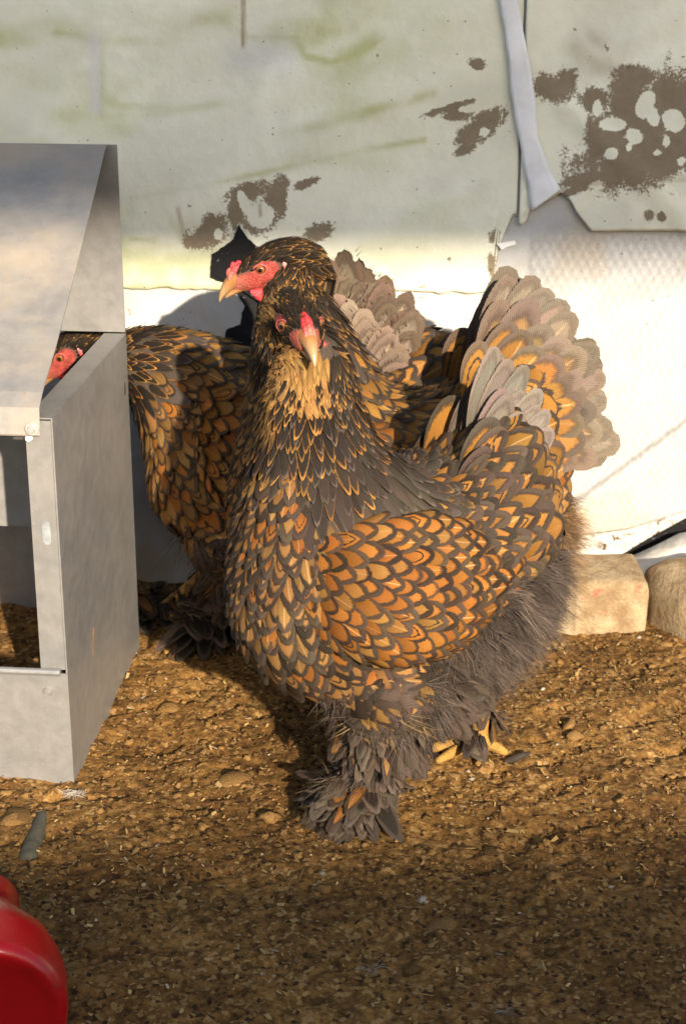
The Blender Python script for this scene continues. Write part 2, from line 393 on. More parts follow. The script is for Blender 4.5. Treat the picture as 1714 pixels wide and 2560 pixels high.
def sheet_material(name, trans):
    s = Sh(name, .42, .4); c = s.coord()
    col = s.attr('vcol', 'Color'); dirt = s.attr('dirt')
    n = s.noise(c, 330, 5, .7); n2 = s.noise(c, 40, 4, .6)
    d = s.step(s.math('ADD', dirt, s.math('MULTIPLY', s.math('SUBTRACT', s.math('ADD', s.math('MULTIPLY', n, .6), s.math('MULTIPLY', s.noise(c, 150, 5, .7), .4)), .5), 2.6)), .0, .25)
    dcol = s.mix(s.noise(c, 120, 4, .6), (.14, .098, .056), (.25, .19, .12))
    col = s.mix(s.math('MULTIPLY', d, .92), col, dcol)
    speck = s.step(s.noise(c, 95, 2, .5), .735, .76); sp2 = s.step(s.vor(c, 42), .055, .03)
    col = s.mix(s.math('MULTIPLY', s.math('MAXIMUM', speck, sp2), .75), col, (.13, .10, .055))
    col = s.mul(col, s.mix(n2, (.9, .9, .88), (1.06, 1.06, 1.08)))
    s.color(col); s.put(s.b.inputs['Roughness'], s.step(d, 0, 1, .4, .85))
    s.bump(s.math('ADD', s.math('MULTIPLY', s.noise(c, 18, 5), 1.), s.math('MULTIPLY', n, .12)), .006, .5)
    return s.m
M_UP = sheet_material('weathered_plastic', 0)
def lower_attrs(X, Z):
    base = np.ones(X.shape + (4,)); n = fbm(X * 10, Z * 10, 4, 80)
    col = np.array((.425, .43, .43)) + np.array((.06, .06, .06)) * n[..., None]
    tan = .35 * sstep(.55, .75, fbm(X * 14, Z * 14, 4, 81)) + .8 * line_mask(X, Z, PX((1455, 1290), (1460, 1330)), .006)
    tan += .7 * line_mask(X, Z, PX((700, 760), (710, 830), (690, 900)), .009) * sstep(.4, .6, fbm(X * 60, Z * 60, 3, 82))
    tan += .5 * sstep(.10, .04, Z) * sstep(.4, .7, fbm(X * 40, Z * 40, 3, 83))
    col = col + (np.array((.45, .36, .24)) - col) * np.clip(tan, 0, .8)[..., None]
    base[..., :3] = col
    return {'vcol': base, 'dirt': np.full(X.shape, -1.) + 1.15 * np.clip(line_mask(X, Z, PX((690, 780), (715, 830), (690, 890)), .006) * 1.2 * fbm(X * 70, Z * 70, 3, 84) * 1.6, 0, 1)}
def build_wall():
    xa = np.unique(np.concatenate([np.linspace(-2.2, -.47, 30), np.arange(-.47, .47, .0028), np.linspace(.47, 2.2, 30)]))
    # rigid dirty board behind everything
    s = Sh('dirty_board', .7, .3); c = s.coord()
    n = s.noise(c, 60, 5, .65)
    s.color(s.mix(s.math('MULTIPLY', s.step(n, .54, .62), s.step(s.noise(c, 14, 3), .4, .55)), (.58, .56, .52), (.10, .065, .035))); s.bump(n, .002)
    V = []; 
    bx = np.array([(x, y, z) for x in (-2.2, 2.2) for y in (2.06, 2.075) for z in (-.02, 1.5)])
    Fb = [(0, 1, 3, 2), (4, 6, 7, 5), (0, 4, 5, 1), (2, 3, 7, 6), (1, 5, 7, 3), (0, 2, 6, 4)]
    b = mesh_obj('backing_board', bx, [list(f) for f in Fb], s.m, smooth=False)
    tag(b, 'rust speckled white board showing below the lifted hem of the plastic sheet', 'board')
    # lower white sheet: hem low on the left, lifting to the right
    hem = lambda x: np.interp(x, [-2.2, .17, .235, .29, .36, .44, 2.2], [-.02, -.01, .052, .058, .068, .096, .11])
    o = sheet('plastic_sheet', xa, hem, lambda x: np.full_like(x, 1.1), 2.0345, M_UP, attrs=lower_attrs, seed=1)
    o.modifiers.new('hem', 'SOLIDIFY').thickness = .001
    tag(o, 'bright white plastic sheet forming the lower wall behind the hens', 'plastic sheet')
    # rolled fold of that sheet above the hem
    # upper weathered sheets
    lo_left = lambda x: np.interp(x, [-2.2, -.253, .0, .179, .185, .2], [.385, .380, .378, .374, .43, .47])
    o = sheet('plastic_sheet', xa[xa < .205], lo_left, lambda x: np.full_like(x, 1.2), WALL_Y, M_UP, attrs=upper_attrs, seed=2, edge_rag=.006)
    tag(o, 'translucent sheet stained with green algae bands, left of the tape', 'plastic sheet')
    pr = PX((1310, 560), (1325, 520), (1400, 480), (1425, 500), (1440, 530), (1475, 574), (1714, 578))
    prx = [-9] + [p[0] for p in pr] + [2.2]; prz = [pr[0][1]] + [p[1] for p in pr] + [.44]
    o = sheet('plastic_sheet', xa[xa > .207], lambda x: np.interp(x, prx, prz), lambda x: np.full_like(x, 1.2), WALL_Y - .003, M_UP, attrs=upper_attrs, seed=3, edge_rag=.003)
    tag(o, 'grimy plastic sheet with a big brown stain, right of the tape', 'plastic sheet')
    # tape strip over the join
    L = PX((1240, -20), (1262, 90), (1275, 230), (1300, 370), (1318, 470), (1325, 525)); Rr = PX((1285, -20), (1310, 100), (1335, 240), (1340, 340), (1375, 430), (1398, 470))
    V = []; n = 60
    for i in range(n):
        t = i / (n - 1) * (len(L) - 1); k = min(int(t), len(L) - 2); f = t - k
        a = np.array(L[k]) * (1 - f) + np.array(L[k + 1]) * f; c2 = np.array(Rr[k]) * (1 - f) + np.array(Rr[k + 1]) * f
        jit = .0012 * (fbm(np.array([i * .37]), np.array([0.]), 2, 90)[0] - .5)
        for j in range(7):
            q = a * (1 - j / 6) + c2 * (j / 6); X = np.array([q[0] + jit * (j == 0) * 2]); Z = np.array([q[1]])
            V.append((X[0], WALL_Y - .0065 - wrinkle(X, Z)[0] - .0016 * math.sin(j / 6 * math.pi) ** .7 - (.001 if j == 6 else 0), Z[0]))
    F = [[i * 7 + j, i * 7 + j + 1, i * 7 + j + 8, i * 7 + j + 7] for i in range(n - 1) for j in range(6)]
    o = mesh_obj('tape_strip', V, F, mat_plain('white_tape', (.76, .78, .82), .4, .08, 30, bump=.002))
    o.modifiers.new('thickness', 'SOLIDIFY').thickness = .0008
    tag(o, 'white tape strip running down the join between the two upper sheets', 'tape')
    # torn black plastic patches
    sblk = Sh('black_plastic_and_gap_shade', .6, .12); c = sblk.coord()
    sblk.color(sblk.mix(sblk.step(sblk.noise(c, 170, 2), .68, .74), (.012, .012, .014), (.16, .16, .16)))
    def patch(name, pts, label, y, rag=.35):
        P = PX(*pts); V = []; r = np.random.default_rng(len(pts))
        for (x0, z0), (x1, z1) in zip(P, P[1:] + P[:1]):
            m = max(1, int(math.hypot(x1 - x0, z1 - z0) / .004))
            for i in range(m):
                t = i / m; jx, jz = (r.normal(0, rag * .0013, 2) if i else (0, 0)); V.append((x0 + (x1 - x0) * t + jx, z0 + (z1 - z0) * t + jz))
        n = len(V)
        W = lambda x, z: wrinkle(np.array([x]), np.array([z]))[0]
        V3 = [(x, y - W(x, z), z) for x, z in V] + [(x, y + .002 - W(x, z), z) for x, z in V]
        F = [list(range(n))] + [list(range(2 * n - 1, n - 1, -1))] + [[i, i + n, (i + 1) % n + n, (i + 1) % n] for i in range(n)]
        o = mesh_obj(name, V3, F, sblk.m, smooth=False); tag(o, label, 'plastic patch'); return o
    patch('black_plastic_and_gap_shade', [(598, 560), (620, 595), (640, 612), (700, 640), (720, 800), (600, 720), (527, 692), (530, 634), (560, 615), (584, 595)], 'pointed patch of black plastic at the beak of the hen in profile', WALL_Y - .004)
    patch('black_plastic_and_gap_shade', [(585, 725), (612, 765), (604, 782), (600, 812), (566, 824), (560, 850), (575, 880), (585, 910), (660, 960), (760, 920), (760, 720)], 'ragged torn strip of black plastic below the head of the hen in profile', 2.0325)
    Pw = [(1240, 607), (1285, 600), (1288, 608), (1265, 615), (1252, 622)]
    Pq = PX(*Pw); V3 = [(x, WALL_Y - .006, z) for x, z in Pq] + [(x, WALL_Y - .0045, z) for x, z in Pq]; n = 5
    o = mesh_obj('plastic_scrap', V3, [list(range(n)), list(range(2 * n - 1, n - 1, -1))] + [[i, i + n, (i + 1) % n + n, (i + 1) % n] for i in range(n)], mat_plain('white_scrap', (.85, .85, .85), .4, .03), smooth=False)
    tag(o, 'tiny torn white scrap stuck on the sheet above the fanned tail', 'plastic scrap')
build_wall()

# ------------------------------------------------------------------ board and stones at the right
def rough_block(name, cx, cy, cz, sx, sy, sz, col, label, cat, rot=0, seed=0, p=5., nz=.004, tiltx=0):
    n = 26; V = []; F = []
    us = np.linspace(0, 2 * math.pi, 2 * n, endpoint=False); vs = np.linspace(-math.pi / 2, math.pi / 2, n)
    U, W = np.meshgrid(us, vs)
    sp = lambda a: np.sign(a) * np.abs(a) ** (2 / p)
    X = sp(np.cos(W)) * sp(np.cos(U)); Y = sp(np.cos(W)) * sp(np.sin(U)); Z = sp(np.sin(W))
    P = np.stack([X * sx, Y * sy, Z * sz], -1).reshape(-1, 3)
    d = nz * 2 * (fbm(P[:, 0] * 30 + seed, P[:, 1] * 30 + P[:, 2] * 37, 4, seed) - .5)
    P = P * (1 + d / min(sx, sz))[:, None]
    ca, sa = math.cos(rot), math.sin(rot)
    P = np.stack([P[:, 0] * ca - P[:, 1] * sa, P[:, 0] * sa + P[:, 1] * ca, P[:, 2]], -1)
    ct, st = math.cos(tiltx), math.sin(tiltx)
    P = np.stack([P[:, 0] * ct - P[:, 2] * st, P[:, 1], P[:, 0] * st + P[:, 2] * ct], -1) + (cx, cy, cz)
    m = 2 * n
    F = [[i * m + j, i * m + (j + 1) % m, (i + 1) * m + (j + 1) % m, (i + 1) * m + j] for i in range(n - 1) for j in range(m)]
    o = mesh_obj(name, P, F, col, origin=(cx, cy, cz - sz)); tag(o, label, cat); return o
sst = Sh('sandstone', .9, .15); c = sst.coord()
n1 = sst.noise(c, 35, 5, .6); n2 = sst.noise(c, 260, 4, .7)
colr = sst.mix(sst.step(n1, .35, .68), (.22, .15, .085), (.36, .28, .175)); colr = sst.mix(sst.step(sst.noise(c, 48, 3), .63, .72), colr, (.34, .13, .08))
sst.color(sst.mul(colr, sst.mix(n2, (.7, .7, .7), (1.3, 1.3, 1.3)))); sst.bump(sst.math('ADD', n1, sst.math('MULTIPLY', n2, .5)), .005)
rough_block('stone', .305, 1.925, .014, .056, .05, .050, sst.m, 'sandy block of stone with rounded corners behind the hen fluff', 'stone', .03, 3, 9., .003)
rough_block('stone', .434, 1.91, .018, .062, .07, .052, sst.m, 'rounded stone cut off by the right edge of the photo', 'stone', .5, 9, 3.2)
bw = [survey(*p, Y=2.052) for p in ((1478, 1436), (1530, 1405), (1620, 1350), (1730, 1290), (1850, 1270), (1850, 1440), (1714, 1440), (1560, 1465))]
k = len(bw); o = mesh_obj('black_plastic_and_gap_shade', [(x, 2.050, z) for x, z in bw] + [(x, 2.054, z) for x, z in bw], [list(range(k)), list(range(2 * k - 1, k - 1, -1))] + [[i, i + k, (i + 1) % k + k, (i + 1) % k] for i in range(k)], bpy.data.materials['black_plastic_and_gap_shade'], smooth=False)  # dark wedge stands for the shade inside the open gap
tag(o, 'dark sheet standing for the shade in the gap under the lifted hem at the right edge', 'plastic patch')
V = []; F = []
for i in range(13):
    t = i / 12; x0, z0 = .322 + .2 * t, .0 + .042 * t + .035 * t * t
    for (dy, dz) in ((0, 0), (.035, .02), (.037, .014), (.002, -.006)): V.append((x0, 1.985 + dy, z0 + dz + .02 * (1 - abs(2 * t - 1)) * (dz >= .01)))
F = [[i * 4 + j, i * 4 + (j + 1) % 4, i * 4 + 4 + (j + 1) % 4, i * 4 + 4 + j] for i in range(12) for j in range(4)] + [[0, 1, 2, 3], [51, 50, 49, 48]]
o = mesh_obj('loose_hem', V, F, mat_plain('dirty_hem', (.62, .60, .54), .5, .15, 40, bump=.002), origin=(.318, 1.985, 0))
tag(o, 'loose strip of white plastic lying between the two stones', 'plastic strip')

# ------------------------------------------------------------------ metal feeder
def box_pts(x0, x1, y0, y1, z0, z1): return [(x, y, z) for x in (x0, x1) for y in (y0, y1) for z in (z0, z1)]
BF = [[0, 1, 3, 2], [4, 6, 7, 5], [0, 4, 5, 1], [2, 3, 7, 6], [1, 5, 7, 3], [0, 2, 6, 4]]
class MB:
    def __init__(s): s.V = []; s.F = []
    def add(s, V, F): n = len(s.V); s.V += [tuple(v) for v in V]; s.F += [[i + n for i in f] for f in F]; return s
    def box(s, *a): return s.add(box_pts(*a), BF)
    def plate(s, quad, th, nrm):
        q = [Vector(p) for p in quad]; nv = Vector(nrm).normalized() * th; k = len(q)
        return s.add(q + [p + nv for p in q], [list(range(k - 1, -1, -1)), list(range(k, 2 * k))] + [[i, (i + 1) % k, (i + 1) % k + k, i + k] for i in range(k)])
    def cyl(s, a, b, r0, r1=None, n=16, caps=True):
        a, b = Vector(a), Vector(b); d = (b - a).normalized(); u = d.orthogonal().normalized(); v = d.cross(u); r1 = r0 if r1 is None else r1
        P = [c + (u * math.cos(t) + v * math.sin(t)) * r for c, r in ((a, r0), (b, r1)) for t in [2 * math.pi * i / n for i in range(n)]]
        F = [[i, (i + 1) % n, (i + 1) % n + n, i + n] for i in range(n)]
        if caps: F += [list(range(n - 1, -1, -1)), list(range(n, 2 * n))]
        return s.add(P, F)
def metal_material(name, dusty):
    s = Sh(name, .38, .5, .78); c = s.coord()
    n1 = s.noise(c, 9, 5, .6); n2 = s.noise(c, 70, 4, .6); n3 = s.noise(c, 240, 3, .7, (1, 1, .18))
    base = s.mix(s.step(n2, .3, .7), (.255, .258, .262), (.30, .303, .31))
    base = s.mul(base, s.mix(n3, (.92, .92, .92), (1.06, 1.06, 1.06)))
    dust = s.math('MULTIPLY', s.step(s.noise(c, 7, 6, .65, (1, 1, 1.6)), .25, .72), dusty)
    base = s.mix(dust, base, (.33, .27, .20))
    rust = s.step(s.noise(c, 55, 3, .6), .71, .76)
    base = s.mix(s.math('MULTIPLY', rust, .7), base, (.24, .13, .06))
    speck = s.step(s.vor(c, 130), .10, .05)
    base = s.mix(s.math('MULTIPLY', speck, .35), base, (.55, .54, .50))
    s.color(base)
    s.put(s.b.inputs['Metallic'], s.math('SUBTRACT', .6, s.math('MULTIPLY', s.math('MAXIMUM', dust, rust), .55)))
    s.put(s.b.inputs['Roughness'], s.math('ADD', s.math('MULTIPLY', n2, .08), s.math('ADD', s.math('MULTIPLY', dust, .2), .40)))
    s.bump(s.math('ADD', s.math('MULTIPLY', n1, 1.), s.math('MULTIPLY', n2, .1)), .004, .4)
    return s.m
M_MET = metal_material('galvanised_sheet', .25); M_LID = metal_material('dusty_galvanised_lid', .85)
def build_feeder():
    O = Vector((-.266, 1.51, 0)); e1 = Vector((.9955, -.094, 0)); e2 = Vector((.094, .9955, 0))
    W = lambda p: tuple(O + e1 * p[0] + e2 * p[1] + Vector((0, 0, p[2])))
    root = empty('feeder', O); tag(root, 'galvanised metal poultry feeder with a sloping dusty lid', 'feeder')
    WD, DP, T = -.42, .318, .0016
    def part(name, mb, mat=M_MET, parent=root, smooth=False, bev=0):
        o = mesh_obj(name, [W(p) for p in mb.V], mb.F, mat, parent, smooth)
        if bev:
            m = o.modifiers.new('edge', 'BEVEL'); m.width = bev; m.segments = 2
        return o
    m = MB().box(-T, 0, 0, DP, -.02, .375)
    m.box(-.024, -T - .0003, 0.0, DP, .3735, .375)                 # folded top edge
    m.box(-.026, -T - .0003, 0, T, .121, .372)                      # folded front edge
    sp = part('side_panel', m)
    hole = MB()
    hole.add([(.0006, .30 + .004 * math.cos(a), .318 + .008 * math.sin(a)) for a in [i * math.pi / 6 for i in range(12)]] + [(-.0008, .30 + .004 * math.cos(a), .318 + .008 * math.sin(a)) for a in [i * math.pi / 6 for i in range(12)]], [list(range(12)), list(range(23, 11, -1))] + [[i, i + 12, (i + 1) % 12 + 12, (i + 1) % 12] for i in range(12)])
    part('slot', hole, mat_plain('slot_dark', (.05, .045, .04), .8), sp)
    sl = MB(); k = 14
    pts = [(-.012 + .0042 * math.cos(a), (.0075 if math.sin(a) > 0 else -.0075) + .0042 * math.sin(a)) for a in [i * 2 * math.pi / k for i in range(k)]]
    sl.add([(x, -.0006, .262 + z) for x, z in pts] + [(x, .0008, .262 + z) for x, z in pts], [list(range(k)), list(range(2 * k - 1, k - 1, -1))] + [[i, i + k, (i + 1) % k + k, (i + 1) % k] for i in range(k)])
    part('slot', sl, mat_plain('slot_grey', (.22, .24, .25), .5), sp)
    # rust streak is a scratch of its own shape
    m = MB().box(WD, WD + T, 0, DP, -.02, .375).box(WD + T, WD + .024, 0, DP, .3735, .375); part('side_panel', m)
    m = MB().box(WD, .0008, -.003, -.0014, -.02, .118); m.cyl((WD, -.0035, .1195), (-.006, -.0035, .1195), .0036)
    fp = part('front_panel', m, smooth=False)
    scr = MB().cyl((-.02, -.003, .098), (-.02, -.0052, .098), .0052, .0042).cyl((-.02, -.0052, .098), (-.02, -.0064, .098), .003, .0022); part('screw', scr, M_MET, fp)
    # lid: ridge, slope and front apron as one bent sheet
    prof = [(DP + .004, .548), (DP + .003, .574), (DP - .004, .578), (DP - .016, .572), (.24, .531), (.15, .4735), (.07, .426), (.012, .396), (-.002, .385), (-.0055, .36)]
    lm = MB(); n = len(prof); xr = [WD - .006, -.011]
    for x in xr: lm.V += [(x, y, z) for y, z in prof]
    for x in xr: lm.V += [(x, y + .0007, z - .0016) for y, z in prof]
    for i in range(n - 1):
        lm.F += [[i, i + 1, n + i + 1, n + i], [2 * n + i, 3 * n + i, 3 * n + i + 1, 2 * n + i + 1], [i, 2 * n + i, 2 * n + i + 1, i + 1], [n + i, n + i + 1, 3 * n + i + 1, 3 * n + i]]
    lm.F += [[0, n, 3 * n, 2 * n], [n - 1, 3 * n - 1, 4 * n - 1, 2 * n - 1]]
    lid = part('lid', lm, M_LID)
    b = MB().cyl((-.0175, -.006, .3665), (-.0175, -.0085, .3665), .0066, .0062).cyl((-.0175, -.0085, .3665), (-.0175, -.0112, .3665), .0045, .0030)
    part('screw', b, mat_plain('screw_zinc', (.62, .63, .6), .3, .1, 300, .6), lid)
    b = MB().cyl((-.0225, -.001, .356), (-.0225, -.0045, .356), .0036, .0028); part('screw', b, mat_plain('rivet_white', (.75, .75, .72), .35), lid)
    # hinge cheeks and back
    m = MB().plate([(-.0005, DP - .0, .3765), (-.0005, DP, .578), (WD, DP, .578), (WD, DP, .3765)], .0014, (0, 1, 0))
    part('back_panel', m)
    m = MB().box(WD + T, -.0035, DP - .0016, DP, -.02, .2); part('back_panel', m)
    m = MB().plate([(-.0045, .19, .195), (WD + .003, .19, .195), (WD + .003, .196, .325), (-.0045, .196, .325)], .0014, (0, 1, 0)); part('baffle', m)
    # scratch with rust
    sm = MB().plate([(.0004, .10, .09), (.0004, .103, .098), (.0004, .107, .112), (.0004, .108, .118), (.0004, .105, .115), (.0004, .102, .104), (.0004, .0995, .094)], .0003, (1, 0, 0))
    part('rust_streak', sm, mat_plain('rust', (.22, .12, .05), .8), sp)
    # feed at the bottom
    g = 40; V = []
    for i in range(g):
        for j in range(g):
            x = WD + .004 + (-.008 - WD) * i / (g - 1); y = .002 + (DP - .005) * j / (g - 1); q = W((x, y, 0))
            V.append((q[0], q[1], .02 + .03 * j / (g - 1) + .012 * (fbm(np.array([x * 40]), np.array([y * 40]), 3, 33)[0] - .5)))
    F = [[i * g + j, i * g + g + j, i * g + g + j + 1, i * g + j + 1] for i in range(g - 1) for j in range(g - 1)]
    o = mesh_obj('feed_litter', V, F, bpy.data.materials['litter_soil'], smooth=True)
    tag(o, 'brown litter heaped inside the metal feeder', 'litter', kind='stuff')
build_feeder()

# ------------------------------------------------------------------ red plastic drinker
def lathe(prof, n=64, flute=None):
    V = []; F = []
    for k, (r, z) in enumerate(prof):
        for i in range(n):
            a = 2 * math.pi * i / n; rr = r
            if flute and flute[0] <= k <= flute[1]: rr = r * (1 + .035 * math.cos(10 * a))
            V.append((rr * math.cos(a), rr * math.sin(a), z))
    F = [[k * n + i, k * n + (i + 1) % n, (k + 1) * n + (i + 1) % n, (k + 1) * n + i] for k in range(len(prof) - 1) for i in range(n)]
    F += [list(range(n - 1, -1, -1)), list(range((len(prof) - 1) * n, len(prof) * n))]
    return np.array(V), F
prof = [(.0005, .004), (.044, .004), (.050, .0025), (.054, .0005), (.058, .0), (.0618, .003), (.0636, .010), (.0637, .042), (.0618, .053), (.0570, .066), (.0505, .080), (.043, .095), (.036, .109), (.0315, .118), (.0300, .126), (.0295, .156), (.0275, .159), (.0005, .160)]
RV, RF = lathe(prof, 72, (9, 12))
RA = np.array((-.184, .983, .0)); RU = np.array((.983, .184, 0)); RW = np.array((0, 0, 1.)); RC = (-.262, 1.042, .062)
RV = RV[:, 2:3] * RA + RV[:, 0:1] * RU + RV[:, 1:2] * RW
mr = Sh('red_plastic', .32, .45); c = mr.coord()
mr.color(mr.mix(mr.step(mr.noise(c, 40, 5, .65), .6, .75), (.34, .003, .006), (.22, .010, .009))); mr.bump(mr.noise(c, 90, 4), .0006)
o = mesh_obj('drinker', RV + np.array(RC), RF, mr.m, origin=RC); tag(o, 'red plastic drinker lying on its side in the near left corner', 'drinker')

# ------------------------------------------------------------------ things out of frame that shade the place
mw = mat_plain('sun_mask_wood', (.22, .17, .12), .8, .3, 8)
V = MB()
def tilted_band(y, x0, x1, zb0, zb1, zt0, zt1):
    V.add([(x0, y, zb0), (x1, y, zb1), (x1, y, zt1), (x0, y, zt0), (x0, y - .03, zb0), (x1, y - .03, zb1), (x1, y - .03, zt1), (x0, y - .03, zt0)], [[0, 1, 2, 3], [7, 6, 5, 4], [0, 4, 5, 1], [1, 5, 6, 2], [2, 6, 7, 3], [3, 7, 4, 0]])
FY = -4.0
tilted_band(FY, -1.6, 4.2, -.05, -.05, 2.17, 2.19)
tilted_band(FY, -1.6, 4.2, 2.83, 2.86, 3.9, 4.1)
for x in (-1.6, 4.2): V.box(x - .05, x + .05, FY - .13, FY - .031, -.05, 3.9)
o = mesh_obj('sun_mask_boards', V.V, V.F, mw, smooth=False); o['kind'] = 'structure'  # unseen boards, added so only a band of sun passes between them
wn = MB(); wy = 1.5
zt, zb, xl, xr_ = .78, .262, .395, .85
cw, ch = .0115, .020
k = -80
while k < 90:
    for sg in (1, -1):
        x0 = xl + k * cw; x1 = x0 + sg * (zt - zb) * cw / ch
        def clip(xa, za, xb, zb2):
            t0, t1 = 0., 1.; dx = xb - xa
            for lim, s in ((xl, 1), (xr_, -1)):
                a_, b_ = s * (xa - lim), s * (xb - lim)
                if a_ < 0 and b_ < 0: return None
                if a_ < 0: t0 = max(t0, a_ / (a_ - b_))
                elif b_ < 0: t1 = min(t1, a_ / (a_ - b_))
            return (t0, t1) if t1 > t0 else None
        cl = clip(x0, zb, x1, zt)
        if cl:
            p = [(x0 + (x1 - x0) * t, wy + .0006 * sg, zb + (zt - zb) * t) for t in cl]; wn.cyl(p[0], p[1], .0006, n=4, caps=False)
    k += 1
wn.cyl((xl + .02, wy - .003, zb + .02), (xr_ - .05, wy - .003, zb + .33), .0018, n=6)
for x in (xl, xr_): wn.cyl((x, wy, -.02), (x, wy, .78), .0007, n=8)
for z in (zb, zt): wn.cyl((xl, wy, z), (xr_, wy, z), .0007, n=6)
o = mesh_obj('wire_netting', wn.V, wn.F, mat_plain('wire_zinc', (.4, .4, .4), .4, .1, 60, .6)); o['kind'] = 'structure'

# ================================================================== HENS
def catmull(A, t):
    A = np.asarray(A, float); n = len(A); t = np.clip(t, 0, n - 1 - 1e-6); k = np.floor(t).astype(int); f = (t - k)[..., None]
    p0 = A[np.maximum(k - 1, 0)]; p1 = A[k]; p2 = A[k + 1]; p3 = A[np.minimum(k + 2, n - 1)]
    return .5 * (2 * p1 + (p2 - p0) * f + (2 * p0 - 5 * p1 + 4 * p2 - p3) * f ** 2 + (-p0 + 3 * p1 - 3 * p2 + p3) * f ** 3)
class Loft:
    def __init__(s, C, U, V): s.A = np.concatenate([np.asarray(C, float), np.asarray(U, float), np.asarray(V, float)], 1); s.n = len(C)
    def P(s, t, ph):
        a = catmull(s.A, np.asarray(t, float)); ph = np.asarray(ph, float)
        return a[..., 0:3] + np.cos(ph)[..., None] * a[..., 3:6] + np.sin(ph)[..., None] * a[..., 6:9]
    def flow(s, t, ph):
        d = s.P(np.minimum(t + .02, s.n - 1), ph) - s.P(np.maximum(t - .02, 0), ph); return d / (np.linalg.norm(d, axis=-1, keepdims=True) + 1e-12)
    def mesh(s, sub=4, m=36):
        ts = np.linspace(0, s.n - 1, (s.n - 1) * sub + 1); ph = np.linspace(0, 2 * math.pi, m, endpoint=False)
        T, PH = np.meshgrid(ts, ph, indexing='ij'); V = s.P(T, PH).reshape(-1, 3); k = len(ts)
        i = np.arange(k * m).reshape(k, m); j = np.roll(i, -1, 1)
        F = np.stack([i[:-1], j[:-1], j[1:], i[1:]], -1).reshape(-1, 4).tolist()
        F += [list(range(m - 1, -1, -1)), list(range((k - 1) * m, k * m))]
        return V, F
    def sample(s, n, r, tr=None):
        t0, t1 = tr or (0, s.n - 1)
        t = r.uniform(t0, t1, n * 4); ph = r.uniform(-math.pi, math.pi, n * 4)
        e = .02; a = s.P(np.minimum(t + e, s.n - 1), ph) - s.P(np.maximum(t - e, 0), ph); b = s.P(t, ph + e) - s.P(t, ph - e)
        ar = np.linalg.norm(np.cross(a, b), axis=-1); keep = r.random(n * 4) < ar / np.percentile(ar, 98)
        t, ph = t[keep][:n], ph[keep][:n]; return t, ph, s.P(t, ph)
def poisson(P, rad, lim=99999):
    """greedy dart throwing; rad per candidate (<=0: dropped)"""
    cell = max(1e-4, float(rad.max())); grid = {}; out = []
    K = np.floor(P / cell).astype(int)
    for i in range(len(P)):
        ri = rad[i]
        if ri <= 0: continue
        kx, ky, kz = K[i]; ok = True
        for dx in (-1, 0, 1):
            for dy in (-1, 0, 1):
                for dz in (-1, 0, 1):
                    for j in grid.get((kx + dx, ky + dy, kz + dz), ()):
                        d = P[i] - P[j]
                        if d @ d < (min(ri, rad[j])) ** 2: ok = False; break
                    if not ok: break
                if not ok: break
            if not ok: break
        if ok:
            grid.setdefault((kx, ky, kz), []).append(i); out.append(i)
            if len(out) >= lim: break
    return np.array(out, int)

